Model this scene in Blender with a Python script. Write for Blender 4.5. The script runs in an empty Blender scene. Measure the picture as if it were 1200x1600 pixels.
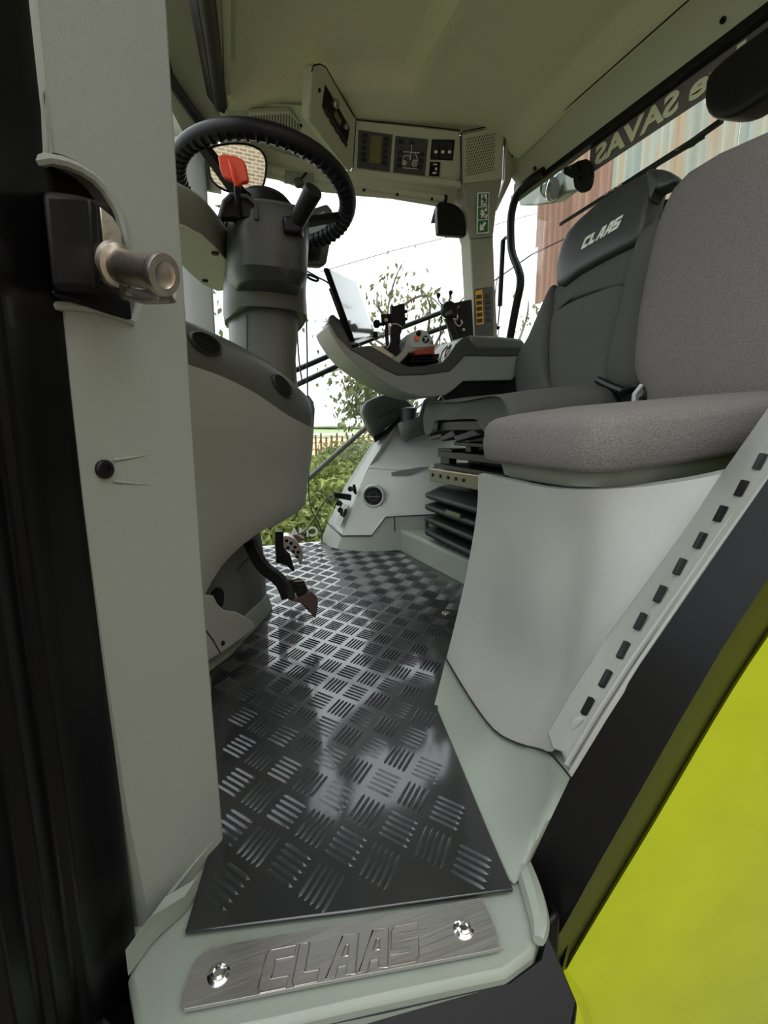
import bpy, bmesh, math, random
from mathutils import Vector, Matrix, noise
random.seed(7)
C = bpy.context.scene.collection
S = bpy.context.scene
PI = math.pi
# ---------------------------------------------------------------- camera (cab axes: X rear, Y right, Z up, floor z=0)
CAM = Vector((0, 0, .52)); PITCH = math.radians(10); YAW = math.radians(20); FPX = 750.0
_sp, _cp, _sw, _cw = math.sin(PITCH), math.cos(PITCH), math.sin(YAW), math.cos(YAW)
R_ = Vector((_cw, -_sw, 0)); U_ = Vector((_sp*_sw, _sp*_cw, _cp)); F_ = Vector((_cp*_sw, _cp*_cw, -_sp))
cd = bpy.data.cameras.new('camera'); cam = bpy.data.objects.new('camera', cd); C.objects.link(cam)
cd.sensor_fit = 'HORIZONTAL'; cd.sensor_width = 36; cd.lens = 36*FPX/1200; cd.clip_start = .02; cd.clip_end = 2000
m = Matrix((R_, U_, -F_)).transposed().to_4x4(); m.translation = CAM; cam.matrix_world = m
S.camera = cam
# ---------------------------------------------------------------- overcast sky
SKY = 2.1
w = bpy.data.worlds.new('overcast'); S.world = w; w.use_nodes = True
nt = w.node_tree; nt.nodes.clear()
tc = nt.nodes.new('ShaderNodeTexCoord'); sx = nt.nodes.new('ShaderNodeSeparateXYZ')
mr = nt.nodes.new('ShaderNodeMapRange'); mr.inputs[1].default_value = 0; mr.inputs[2].default_value = 1; mr.inputs[3].default_value = 0; mr.inputs[4].default_value = 1
cr = nt.nodes.new('ShaderNodeValToRGB'); e = cr.color_ramp.elements
e[0].position = 0; e[0].color = (.56, .60, .64, 1); e[1].position = .25; e[1].color = (.80, .83, .87, 1)
x_ = e.new(1.0); x_.color = (1.3, 1.31, 1.33, 1)
bg = nt.nodes.new('ShaderNodeBackground'); bg.inputs[1].default_value = SKY
ow = nt.nodes.new('ShaderNodeOutputWorld')
L = nt.links.new
L(tc.outputs['Generated'], sx.inputs[0]); L(sx.outputs[2], mr.inputs[0]); L(mr.outputs[0], cr.inputs[0]); L(cr.outputs[0], bg.inputs[0]); L(bg.outputs[0], ow.inputs[0])
S.view_settings.view_transform = 'Standard'; S.view_settings.look = 'None'; S.view_settings.gamma = 1; S.view_settings.exposure = .5
S.view_settings.use_curve_mapping = False
S.render.film_transparent = False
try:
    S.cycles.max_bounces = 10; S.cycles.diffuse_bounces = 6; S.cycles.transparent_max_bounces = 12
except Exception: pass

# ---------------------------------------------------------------- helpers
def at(px, py, X=None, Y=None, Z=None, pl=None):
    """point of the photograph put on a real plane of the cab"""
    d = R_*((px-600)/FPX) + U_*((800-py)/FPX) + F_
    if X is not None: t = X/d.x
    elif Y is not None: t = Y/d.y
    elif Z is not None: t = (Z-CAM.z)/d.z
    else: t = (pl[0]-CAM).dot(pl[1])/d.dot(pl[1])
    return CAM + d*t
def ats(pts, **k):
    return [at(p[0], p[1], Y=p[2]) if len(p) == 3 else at(p[0], p[1], **k) for p in pts]
def V(*a): return Vector(a)
def cr1(P, n, closed=False):
    """Catmull-Rom through P"""
    out = []; N = len(P)
    for i in range(N if closed else N-1):
        g = (lambda k: P[k % N]) if closed else (lambda k: P[max(0, min(N-1, k))])
        a, b, c, d = g(i-1), g(i), g(i+1), g(i+2)
        for j in range(n):
            t = j/n
            out.append(.5*((2*b)+(c-a)*t+(2*a-5*b+4*c-d)*t*t+(3*b-3*c+d-a)*t**3))
    if not closed: out.append(P[-1].copy())
    return out
def refine(rows, nu, nv):
    rows = [cr1(r, nu) for r in rows] if nu > 1 else rows
    if nv < 2: return rows
    cols = [cr1([r[k] for r in rows], nv) for k in range(len(rows[0]))]
    return [[c[i] for c in cols] for i in range(len(cols[0]))]
def basis(d):
    d = d.normalized(); a = Vector((0, 0, 1)) if abs(d.z) < .9 else Vector((1, 0, 0))
    u = d.cross(a).normalized(); return u, d.cross(u)
def rrect(x0, x1, y0, y1, r, n=4):
    out = []
    for cx, cy, a0 in ((x1-r, y1-r, 0), (x0+r, y1-r, PI/2), (x0+r, y0+r, PI), (x1-r, y0+r, 1.5*PI)):
        for k in range(n+1):
            a = a0+PI/2*k/n; out.append((cx+r*math.cos(a), cy+r*math.sin(a)))
    return out
class G:
    def __init__(s): s.v = []; s.f = []
    def add(s, vs, fs):
        o = len(s.v); s.v += [Vector(q) for q in vs]; s.f += [tuple(i+o for i in f) for f in fs]; return s
    def prism(s, P, off):
        P = [Vector(p) for p in P]; off = Vector(off); n = len(P)
        return s.add(P+[p+off for p in P], [tuple(range(n)), tuple(range(2*n-1, n-1, -1))]+[(i, (i+1) % n, n+(i+1) % n, n+i) for i in range(n)])
    def box(s, c, h, R=None):
        c = Vector(c); R = R or Matrix.Identity(3)
        vs = [c+R @ Vector((h[0]*a, h[1]*b, h[2]*d)) for a in (-1, 1) for b in (-1, 1) for d in (-1, 1)]
        return s.add(vs, [(0, 1, 3, 2), (4, 6, 7, 5), (0, 4, 5, 1), (2, 3, 7, 6), (0, 2, 6, 4), (1, 5, 7, 3)])
    def loft(s, rings, caps=True, closed=True):
        n = len(rings[0]); vs = [p for r in rings for p in r]; fs = []
        for i in range(len(rings)-1):
            for j in range(n if closed else n-1):
                k = (j+1) % n; fs.append((i*n+j, i*n+k, (i+1)*n+k, (i+1)*n+j))
        if caps and closed:
            fs += [tuple(range(n-1, -1, -1)), tuple(range((len(rings)-1)*n, len(rings)*n))]
        return s.add(vs, fs)
    def tube(s, path, r, n=8, closed=False):
        P = [Vector(p) for p in path]; N = len(P); rings = []
        u = None
        for i in range(N):
            d = (P[(i+1) % N]-P[i-1]) if closed else P[min(i+1, N-1)]-P[max(i-1, 0)]
            d.normalize()
            if u is None: u, v = basis(d)
            else: u = (u-d*u.dot(d)).normalized(); v = d.cross(u)
            rr = r[i] if isinstance(r, (list, tuple)) else r
            rings.append([P[i]+(u*math.cos(a)+v*math.sin(a))*rr for a in [2*PI*k/n for k in range(n)]])
        if closed: rings.append(rings[0]); return s.loft(rings, caps=False)
        return s.loft(rings)
    def cyl(s, a, b, r0, r1=None, n=20):
        a, b = Vector(a), Vector(b); r1 = r0 if r1 is None else r1; u, v = basis(b-a)
        return s.loft([[c+(u*math.cos(t)+v*math.sin(t))*r for t in [2*PI*k/n for k in range(n)]] for c, r in ((a, r0), (b, r1))])
    def lathe(s, c, ax, prof, n=24, u=None):
        """prof: (radius, height) along ax"""
        c = Vector(c); ax = Vector(ax).normalized(); u, v = basis(ax)
        return s.loft([[c+ax*h+(u*math.cos(t)+v*math.sin(t))*r for t in [2*PI*k/n for k in range(n)]] for r, h in prof])
    def ball(s, c, r, n=12):
        return s.lathe(c, (0, 0, 1), [(max(1e-4, math.sin(PI*k/8))*r, -math.cos(PI*k/8)*r) for k in range(9)], n)
    def sheet(s, rows, off):
        """grid of points given a thickness"""
        off = Vector(off); a, b = len(rows), len(rows[0]); n = a*b
        vs = [p for r in rows for p in r]; vs += [p+off for p in vs]; fs = []
        for i in range(a-1):
            for j in range(b-1):
                q = (i*b+j, i*b+j+1, (i+1)*b+j+1, (i+1)*b+j); fs += [q, tuple(n+k for k in reversed(q))]
        rim = [j for j in range(b)]+[i*b+b-1 for i in range(1, a)]+[(a-1)*b+j for j in range(b-2, -1, -1)]+[i*b for i in range(a-2, 0, -1)]
        for k in range(len(rim)):
            p, q = rim[k], rim[(k+1) % len(rim)]; fs.append((q, p, n+p, n+q))
        return s.add(vs, fs)
    def pillow(s, P, n, thick, bulge, edge=.5):
        """padded panel: outline P, front towards n"""
        P = [Vector(p) for p in P]; n = Vector(n).normalized(); c = sum(P, Vector())/len(P)
        rings = [[c+(p-c)*sc+n*h for p in P] for sc, h in ((.97, -thick), (1, -thick*.8), (1, 0), (.985, bulge*edge*.55), (.955, bulge*edge), (.9, bulge*(edge+.18)), (.75, bulge*(edge+.36)), (.5, bulge*.95), (.2, bulge))]
        return s.loft(rings)
    def disc(s, c, ax, r, h=.004, n=24): return s.lathe(c, ax, [(r*.6, -h), (r, -h), (r, h*.6), (r*.9, h)], n)
    def ring(s, c, ax, r, t, n=28, m_=8):
        ax = Vector(ax).normalized(); u, v = basis(ax); c = Vector(c)
        return s.tube([c+(u*math.cos(a)+v*math.sin(a))*r for a in [2*PI*k/n for k in range(n)]], t, m_, True)
from mathutils.bvhtree import BVHTree
def hit(g, px, py):
    """where the line of sight through a pixel meets a built surface"""
    g_ = g if isinstance(g, BVHTree) else BVHTree.FromPolygons([tuple(p) for p in g.v], g.f)
    d = (at(px, py, Y=1.0)-CAM).normalized(); p, n, i, q = g_.ray_cast(CAM, d, 20)
    if p is None: return at(px, py, Y=1.0), -d
    return p, (n if n.dot(d) < 0 else -n)
def lin(c):
    f = lambda x: (x/255/12.92) if x/255 <= .04045 else ((x/255+.055)/1.055)**2.4
    return (f(c[0]), f(c[1]), f(c[2]), 1)
def mat(name, col, rough=.5, metal=0, grain=0, gs=900, var=0, vs=40, coat=0, spec=.5, col2=None, emit=0):
    M = bpy.data.materials.new(name); M.use_nodes = True; n = M.node_tree.nodes; l = M.node_tree.links.new; b = n['Principled BSDF']
    b.inputs['Base Color'].default_value = lin(col); b.inputs['Roughness'].default_value = rough; b.inputs['Metallic'].default_value = metal
    b.inputs['Specular IOR Level'].default_value = spec; b.inputs['Coat Weight'].default_value = coat; b.inputs['Coat Roughness'].default_value = .08
    M.diffuse_color = lin(col)
    if grain or var:
        t = n.new('ShaderNodeTexCoord')
    if grain:
        q = n.new('ShaderNodeTexNoise'); q.inputs['Scale'].default_value = gs; q.inputs['Detail'].default_value = 3; l(t.outputs['Object'], q.inputs['Vector'])
        bu = n.new('ShaderNodeBump'); bu.inputs['Strength'].default_value = grain; bu.inputs['Distance'].default_value = .002
        l(q.outputs[0], bu.inputs['Height']); l(bu.outputs[0], b.inputs['Normal'])
    if var:
        q = n.new('ShaderNodeTexNoise'); q.inputs['Scale'].default_value = vs; q.inputs['Detail'].default_value = 6; l(t.outputs['Object'], q.inputs['Vector'])
        r = n.new('ShaderNodeValToRGB'); a = lin(col); c2 = lin(col2) if col2 else tuple(min(1, x*(1+var)) for x in a[:3])+(1,)
        r.color_ramp.elements[0].color = tuple(x*(1-var) for x in a[:3])+(1,) if not col2 else a; r.color_ramp.elements[1].color = c2
        r.color_ramp.elements[0].position = .35; r.color_ramp.elements[1].position = .65
        l(q.outputs[0], r.inputs[0]); l(r.outputs[0], b.inputs['Base Color'])
    return M
M = dict(
    light=mat('light_grey_plastic', (164, 167, 162), .45, grain=.25, gs=1400, var=.03, vs=8),
    base=mat('light_plastic_dimmed', (142, 142, 136), .48, grain=.25, gs=1400, var=.03, vs=8),  # same plastic as light, darkened in colour to stand in for dimmer light
    pillar=mat('light_plastic_shaded', (134, 138, 130), .5, grain=.3, gs=1400, var=.03, vs=6),  # same plastic as light, shade of the averted pillar put into the colour
    sage=mat('sage_grey_plastic', (126, 133, 122), .42, grain=.2, gs=1600, var=.04, vs=10),
    dash=mat('mid_grey_plastic', (146, 147, 138), .4, grain=.15, gs=1600),
    dark=mat('dark_grey_plastic', (84, 86, 80), .4, grain=.2, gs=1600),
    traygrey=mat('tray_grey_plastic', (112, 114, 104), .5, grain=.2, gs=1500),
    arm=mat('armrest_grey_plastic', (122, 124, 118), .42, grain=.15, gs=1500),
    post=mat('post_grey_plastic', (136, 138, 120), .5, grain=.2, gs=1500),
    char=mat('charcoal_plastic', (52, 54, 52), .42, grain=.2, gs=1500),
    black=mat('black_plastic', (15, 15, 16), .42, spec=.22, grain=.1, gs=1200),
    paint=mat('black_gloss_paint', (8, 8, 9), .34, coat=.05, spec=.14, grain=.04, gs=60),
    mattb=mat('matt_black_steel', (22, 20, 21), .5, spec=.2, grain=.15, gs=700),
    head=mat('headliner_cloth', (198, 198, 168), .9, grain=.5, gs=1300, var=.06, vs=300),
    over=mat('overhead_trim_plastic', (174, 177, 154), .5, grain=.2, gs=1500),
    cloth=mat('dark_seat_cloth', (82, 82, 79), .95, grain=.5, gs=900, var=.12, vs=500, spec=.2),
    cloth2=mat('grey_seat_plush', (103, 99, 95), .95, grain=.9, gs=420, var=.2, vs=380, spec=.2),
    lime=mat('lime_green_paint', (164, 174, 14), .35, coat=.3, var=.05, vs=9),
    rubber=mat('black_rubber_mat', (18, 19, 20), .4, coat=1.0, grain=.03, gs=120, var=.25, vs=14),
    tread=mat('worn_rubber_tread', (36, 37, 39), .36, coat=.25, grain=.12, gs=300, var=.3, vs=60),
    steel=mat('steel', (178, 172, 166), .3, 1, grain=.05, gs=200),
    zinc=mat('worn_zinc', (188, 178, 166), .36, 1, grain=.2, gs=150, var=.12, vs=60),
    olive=mat('olive_steel', (92, 92, 74), .4, .5),
    red=mat('red_plastic', (212, 62, 28), .35),
    orange=mat('orange_plastic', (214, 92, 50), .4),
    yellow=mat('amber_plastic', (216, 160, 40), .5),
    white=mat('white_print', (222, 224, 214), .6),
    letter=mat('pale_letter', (222, 226, 194), .6),
    green=mat('green_print', (22, 96, 50), .5),
    lcd=mat('lcd', (110, 104, 62), .25),
    panel=mat('dark_keypad', (66, 66, 64), .45),
    key=mat('keypad_key', (24, 24, 25), .4),
    screen=mat('tablet_screen', (128, 138, 140), .07, spec=.6),
    strip=mat('tinted_strip', (104, 100, 100), .5),
    lens=mat('lamp_glass', (150, 165, 175), .08, .6, coat=1),
    chrome=mat('chrome', (215, 215, 215), .12, 1),
    mirror=mat('mirror_glass', (225, 228, 226), .015, 1),
    bark=mat('bark', (112, 96, 80), .9, grain=.4, gs=60),
    twig=mat('twig', (88, 78, 66), .9),
    rust_rail=mat('rusty_fence_steel', (92, 70, 58), .8, var=.2, vs=8),
    flap=mat('dark_pedal_rubber', (58, 42, 40), .6),
    wire=mat('wire', (60, 60, 62), .6),
    brown=mat('worn_pedal_rubber', (112, 78, 72), .6),
)
# brushed plate: stretched noise on roughness
def brushed():
    Mx = mat('brushed_steel', (196, 194, 192), .33, 1); n = Mx.node_tree.nodes; l = Mx.node_tree.links.new; b = n['Principled BSDF']
    t = n.new('ShaderNodeTexCoord'); mp = n.new('ShaderNodeMapping'); mp.inputs['Rotation'].default_value = (0, 0, .3); mp.inputs['Scale'].default_value = (12, 900, 900)
    q = n.new('ShaderNodeTexNoise'); q.inputs['Scale'].default_value = 1; q.inputs['Detail'].default_value = 4
    r = n.new('ShaderNodeMapRange'); r.inputs[3].default_value = .22; r.inputs[4].default_value = .5
    bu = n.new('ShaderNodeBump'); bu.inputs['Strength'].default_value = .08; bu.inputs['Distance'].default_value = .001
    l(t.outputs['Object'], mp.inputs[0]); l(mp.outputs[0], q.inputs['Vector']); l(q.outputs[0], r.inputs[0]); l(r.outputs[0], b.inputs['Roughness']); l(q.outputs[0], bu.inputs['Height']); l(bu.outputs[0], b.inputs['Normal'])
    return Mx
M['plate'] = brushed(); M['dull_orange'] = mat('dull_orange_plastic', (142, 56, 34), .45)
def glass_mat():
    Mx = bpy.data.materials.new('window_glass'); Mx.use_nodes = True; n = Mx.node_tree.nodes; l = Mx.node_tree.links.new; n.clear()
    o = n.new('ShaderNodeOutputMaterial'); mx = n.new('ShaderNodeMixShader'); tr = n.new('ShaderNodeBsdfTransparent'); gl = n.new('ShaderNodeBsdfGlossy')
    tr.inputs[0].default_value = (.95, .97, .96, 1); gl.inputs['Roughness'].default_value = .01
    fr = n.new('ShaderNodeLayerWeight'); fr.inputs[0].default_value = .5; pw = n.new('ShaderNodeMath'); pw.operation = 'POWER'; pw.inputs[1].default_value = 4
    ma = n.new('ShaderNodeMath'); ma.operation = 'MULTIPLY_ADD'; ma.inputs[1].default_value = .5; ma.inputs[2].default_value = .02
    l(fr.outputs['Facing'], pw.inputs[0]); l(pw.outputs[0], ma.inputs[0]); l(ma.outputs[0], mx.inputs[0]); l(tr.outputs[0], mx.inputs[1]); l(gl.outputs[0], mx.inputs[2]); l(mx.outputs[0], o.inputs[0]); return Mx
M['glass'] = glass_mat()
def leaf_mat(name, c1, c2, c3):
    Mx = bpy.data.materials.new(name); Mx.use_nodes = True; n = Mx.node_tree.nodes; l = Mx.node_tree.links.new; b = n['Principled BSDF']
    b.inputs['Roughness'].default_value = .55
    t = n.new('ShaderNodeTexCoord'); q = n.new('ShaderNodeTexNoise'); q.inputs['Scale'].default_value = 9; q.inputs['Detail'].default_value = 4
    r = n.new('ShaderNodeValToRGB'); E_ = r.color_ramp.elements; E_[0].color = lin(c1); E_[0].position = .35; E_[1].color = lin(c3); E_[1].position = .68; x = E_.new(.5); x.color = lin(c2)
    l(t.outputs['Object'], q.inputs['Vector']); l(q.outputs[0], r.inputs[0]); l(r.outputs[0], b.inputs['Base Color'])
    ts = n.new('ShaderNodeBsdfTranslucent'); l(r.outputs[0], ts.inputs[0]); mx = n.new('ShaderNodeMixShader'); mx.inputs[0].default_value = .3
    l(b.outputs[0], mx.inputs[1]); l(ts.outputs[0], mx.inputs[2]); l(mx.outputs[0], n['Material Output'].inputs[0]); return Mx
M['leaf1'] = leaf_mat('yellow_green_leaf', (88, 100, 46), (132, 146, 74), (176, 182, 110))
M['leaf2'] = leaf_mat('grey_green_leaf', (88, 100, 62), (120, 130, 84), (150, 154, 108))
M['leaf3'] = leaf_mat('dry_leaf', (84, 90, 56), (116, 122, 80), (146, 146, 106))

def mesh_obj(name, g, mt, origin=None, smooth=38, bevel=0, seg=2, sub=0):
    me = bpy.data.meshes.new(name); o0 = origin if origin is not None else Vector()
    me.from_pydata([tuple(p-o0) for p in g.v], [], g.f)
    bm = bmesh.new(); bm.from_mesh(me); bmesh.ops.remove_doubles(bm, verts=bm.verts, dist=1e-6); bmesh.ops.recalc_face_normals(bm, faces=bm.faces); bm.to_mesh(me); bm.free()
    if smooth:
        me.polygons.foreach_set('use_smooth', [True]*len(me.polygons)); me.set_sharp_from_angle(angle=math.radians(smooth))
    me.materials.append(mt)
    o = bpy.data.objects.new(name, me); C.objects.link(o); o.location = o0
    if bevel:
        b = o.modifiers.new('b', 'BEVEL'); b.width = bevel; b.segments = seg; b.limit_method = 'ANGLE'; b.angle_limit = math.radians(40); b.harden_normals = False
    if sub:
        b = o.modifiers.new('s', 'SUBSURF'); b.levels = sub; b.render_levels = sub
    return o
def thing(name, label, cat, loc, group=None):
    o = bpy.data.objects.new(name, None); C.objects.link(o); o.location = loc; o['label'] = label; o['category'] = cat; o.empty_display_size = .05
    if group: o['group'] = group
    return o
def org(o):
    p = Vector(o.location)
    while o.parent: o = o.parent; p = p+Vector(o.location)
    return p
def part(name, g, mt, parent, label=None, **k):
    o = mesh_obj(name, g, M[mt] if isinstance(mt, str) else mt, org(parent), **k); o.parent = parent; o.location = (0, 0, 0)
    if label: o['label'] = label
    return o
def solo(name, g, mt, label, cat, group=None, **k):
    xs = [sum((p[i] for p in g.v))/len(g.v) for i in (0, 1)]; base = Vector((xs[0], xs[1], min(p.z for p in g.v)))
    o = mesh_obj(name, g, M[mt] if isinstance(mt, str) else mt, base, **k); o['label'] = label; o['category'] = cat
    if group: o['group'] = group
    return o
def struct(name, g, mt, **k):
    xs = [sum((p[i] for p in g.v))/len(g.v) for i in (0, 1)]; base = Vector((xs[0], xs[1], min(p.z for p in g.v)))
    o = mesh_obj(name, g, M[mt] if isinstance(mt, str) else mt, base, **k); o['kind'] = 'structure'; return o
def text_geo(body, c, xd, yd, size, depth=.001, shear=0, offset=.012, sx=1.0):
    """lettering centred at c, reading along xd, upright along yd, standing proud along xd x yd"""
    cu = bpy.data.curves.new('t', 'FONT'); cu.body = body; cu.size = 1; cu.shear = shear; cu.offset = offset; cu.align_x = 'CENTER'; cu.align_y = 'CENTER'; cu.extrude = .5; cu.resolution_u = 3
    ob = bpy.data.objects.new('t', cu); me = bpy.data.meshes.new_from_object(ob); g = G()
    xd = Vector(xd).normalized(); yd = Vector(yd).normalized(); nd = xd.cross(yd)
    g.add([Vector(c)+xd*(v.co.x*size*sx)+yd*(v.co.y*size)+nd*(v.co.z*depth) for v in me.vertices], [tuple(p.vertices) for p in me.polygons])
    bpy.data.objects.remove(ob); bpy.data.curves.remove(cu); bpy.data.meshes.remove(me); return g
GLY = dict(C=[(0, .12), (.1, 0), (.92, 0), (.96, .27), (.36, .27), (.36, .73), (.98, .73), (1, 1), (.12, 1), (0, .88)], L=[(0, .1), (.1, 0), (.82, 0), (.86, .27), (.36, .27), (.36, 1), (0, 1)],
    A=[(0, 0), (.3, 0), (.38, .24), (.68, .24), (.68, 0), (1, 0), (1, 1), (.42, 1)],
    S=[(0, 0), (.88, 0), (1, .12), (1, .6), (.36, .6), (.36, .76), (.98, .76), (1, 1), (.12, 1), (0, .88), (0, .38), (.64, .38), (.64, .26), (0, .26)])
AP = [[(0, 0), (.3, 0), (.64, 1), (.42, 1)], [(.68, 0), (1, 0), (1, 1), (.68, 1)], [(.55, .74), (.68, .74), (.68, 1), (.64, 1)], [(.38, .24), (.68, .24), (.68, .46), (.455, .46)]]
def block_text(c, xd, yd, h, wd, depth, shear):
    xd = Vector(xd).normalized(); yd = Vector(yd).normalized(); nd = xd.cross(yd); g = G(); cw = wd/5
    for k, ch in enumerate('CLAAS'):
        for P in (AP if ch == 'A' else [GLY[ch]]): g.prism([Vector(c)+xd*((k-2.5)*cw+x*cw*.9+shear*h*(y-.5))+yd*(h*(y-.5)) for x, y in P], nd*depth)
    return g
def screw(parent, c, n, r=.006, mt='black', name='screw'):
    g = G().lathe(c, n, [(r, -.003), (r, .0015), (r*.85, .003), (r*.5, .003), (r*.45, .001), (.0005, .001)], 14); return part(name, g, mt, parent)

# ================================================================ STRUCTURE
# floor slab with the sage sill moulding
g = G(); fl = ats([(215, 1480), (199, 1528), (212, 1600), (232, 1640), (420, 1603), (600, 1562), (790, 1522), (833, 1490), (846, 1446), (832, 1392), (824, 1350)], Z=0)
fl += [V(.42, .47, 0), V(1.42, .47, 0), V(1.42, 2.12, 0), (-.14, 2.12, 0), (-.14, .50, 0)]
g.prism(fl, (0, 0, -.03)); struct('floor', g, 'sage', bevel=.006)
# raised lips of the sill
g = G(); P = cr1(ats([(842, 1470), (843, 1440), (832, 1395), (815, 1345), (795, 1290)], Z=.006), 4); g.tube(P, [.006+.006*math.sin(PI*i/(len(P)-1)) for i in range(len(P))], 8); struct('trim_1', g, 'sage')
g = G(); P = ats([(200, 1526), (240, 1470), (290, 1425)], Z=.004); g.prism([P[0], P[1], P[2], P[2]+V(0, 0, .02), P[1]+V(0, 0, .03), P[0]+V(0, 0, .03)], (.012, .018, 0)); struct('trim_2', g, 'sage', bevel=.004)
# black painted door sill under the floor edge
g = G(); P = ats([(150, 1560), (232, 1640), (420, 1606), (600, 1565), (790, 1525), (838, 1490), (850, 1446)], Z=-.012)
n_ = [p+V(0, -.004, 0) for p in P]; g.prism(n_+[p+V(.0, -.05, -.03) for p in reversed(n_)], (0, 0, -.02))
g.prism([p+V(0, -.012, -.03) for p in n_]+[p+V(0, .12, -.03) for p in reversed(n_)], (0, 0, -.3)); struct('trim_3', g, 'paint', bevel=.003)
# left front pillar: black painted steel, upright ridged profile
prof = [(-.10, .478), (-.108, .452), (-.118, .438), (-.124, .405), (-.134, .40), (-.136, .372), (-.146, .366), (-.15, .34), (-.166, .334), (-.172, .30), (-.42, .28), (-.42, .52), (-.2, .60)]
g = G().prism([V(x, y, -.6) for x, y in prof], (0, 0, 2.42)); struct('trim_4', g, 'paint', bevel=.003)
# ceiling
def sm(a, b, x):
    t = max(0, min(1, (x-a)/(b-a))); return t*t*(3-2*t)
def ceil_z(x, y):
    z = 1.70-(.075-.06*sm(.5, 1.15, x))*sm(1.55, 1.9, y)-.05*sm(1.18, 1.3, x)-.04*sm(.34, .12, x)
    z += .05*sm(.735, .70, x)*sm(1.75, 1.715, y-.14*sm(.7, .1, x))*sm(.14, .2, x)
    z -= .010*math.exp(-((x-.75)/.05)**2)*sm(1.85, 1.7, y)
    return z
rows = [[V(x, y, ceil_z(x, y)) for x in [.13+1.17*i/60 for i in range(61)]] for y in [.36+1.24*j/30 for j in range(30)]+[1.60+.32*j/40 for j in range(41)]]
g = G().sheet(rows, (0, 0, .06)); struct('ceiling', g, 'head')
g = G().box((.65, 1.26, 1.85), (.80, .93, .02)); struct('trim_5', g, 'paint', bevel=.01)
# rear header above the back window, black window frame
rows = [[V(1.29, y, 1.655), V(1.33, y, 1.64), V(1.37, y, 1.605), V(1.395, y, 1.575)] for y in (.34, .9, 1.5, 2.04)]
g = G().sheet(rows, (.03, 0, .05)); struct('trim_6', g, 'over')
g = G().box((1.405, 1.2, 1.563), (.016, .9, .014)).box((1.415, 1.2, 1.60), (.012, .9, .03)); struct('trim_7', g, 'black', bevel=.004)
for y, z in ((1.98, 1.605), (1.90, 1.592), (1.10, 1.592)):
    g = G().disc(at(0, 0, X=1) if False else V(1.372, y, z+.008), (-.6, 0, -.8), .008); struct('trim_8', g, 'black')
g = G().tube([V(1.287, .34, 1.653), V(1.287, 2.02, 1.653)], .0028, 6); struct('trim_24', g, 'black')
# windscreen header with the light cloth edge
rows = [ats(r) for r in ([(200, -60, 1.35), (222, 60, 1.6), (250, 135, 1.8), (290, 215, 2.06)], [(285, -60, 1.38), (300, 60, 1.65), (318, 130, 1.85), (350, 195, 2.06)], [(330, -60, 1.38), (338, 60, 1.65), (348, 130, 1.85), (372, 190, 2.04)], [(370, -60, 1.36), (368, 60, 1.64), (372, 130, 1.84), (400, 185, 2.0)])]
for r in rows: r.insert(0, r[0]+(r[0]-r[1])*3.2)
g = G().sheet(refine(rows, 2, 2), (-.01, 0, .04)); struct('trim_9', g, 'over')
g = G().prism(ats([(225, 30), (262, 100), (330, 203), (346, 240), (346, 300), (304, 292), (288, 255), (262, 240), (225, 220)], Y=2.11), (0, .02, 0)); struct('trim_23', g, 'over')
# corner fill between the header and the right-hand overhead console
rows = [ats(r) for r in ([(345, 150, 1.93), (400, 160, 1.9), (470, 165, 1.86), (500, 175, 1.8)], [(352, 185, 2.0), (400, 205, 1.98), (470, 215, 1.95), (520, 245, 1.92)], [(360, 215, 2.06), (405, 232, 2.04), (480, 250, 2.02), (548, 272, 1.99)])]
g = G().sheet(refine(rows, 2, 2), (0, .03, .03)); struct('trim_10', g, 'over')
# beam over the right-hand window
rows = [ats(r) for r in ([(350, 205, 2.05), (400, 225, 2.03), (480, 250, 2.0), (547, 268, 1.98), (720, 286, 1.96)], [(345, 225, 2.07), (396, 248, 2.05), (480, 276, 2.03), (550, 288, 2.02), (716, 303, 2.01)], [(342, 240, 2.09), (395, 268, 2.08), (480, 298, 2.07), (553, 306, 2.06), (714, 320, 2.06)])]
g = G().sheet(rows, (0, .04, .02)); struct('trim_11', g, 'over', bevel=.004)
# right front pillar, two tones of edge
g = G().prism([V(-.02, 2.06, -.1), V(.055, 2.08, -.1), V(.055, 2.13, -.1), V(-.10, 2.13, -.1), V(-.06, 2.07, -.1)], (0, 0, 1.65)); struct('trim_12', g, 'light', bevel=.008)
g = G().prism([V(-.13, 2.05, -.1), V(-.065, 2.06, -.1), V(-.10, 2.14, -.1), V(-.16, 2.12, -.1)], (0, 0, 1.7)); struct('trim_13', g, 'black', bevel=.004)
# black top seal of the windscreen
g = G().tube(ats([(236, 20, 1.35), (262, 118, 1.7), (296, 168, 1.9), (330, 212, 2.06)]), .017, 8); struct('trim_14', g, 'black')
# right rear pillar (lofted, flares into the speaker panel)
def ring4(px0, px1, py0, py1, y, d=.09):
    a, b = at(px0, py0, Y=y), at(px1, py1, Y=y)
    return [a, b, b+V(.0, d, 0), a+V(.0, d, 0)]
rings = [ring4(722, 789, 207, 195, 1.87, .2), ring4(722, 787, 240, 232, 1.905, .17), ring4(723, 785, 288, 281, 1.955, .14), ring4(729, 776, 330, 326, 1.995, .12), ring4(735, 771, 372, 370, 2.02), ring4(739, 774, 450, 449, 2.035), ring4(742, 778, 530, 530, 2.04), ring4(746, 784, 668, 668, 2.04), ring4(750, 792, 850, 850, 2.02)]
g = G().loft(rings); struct('trim_15', g, 'post', bevel=.006)
g = G().sheet([ats([(790, 195, 1.87), (805, 262, 1.98)]), ats([(788, 282, 1.955), (797, 286, 2.0)]), ats([(772, 330, 2.02), (776, 330, 2.06)])], (0.02, .05, .02)); struct('trim_16', g, 'over')
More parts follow.
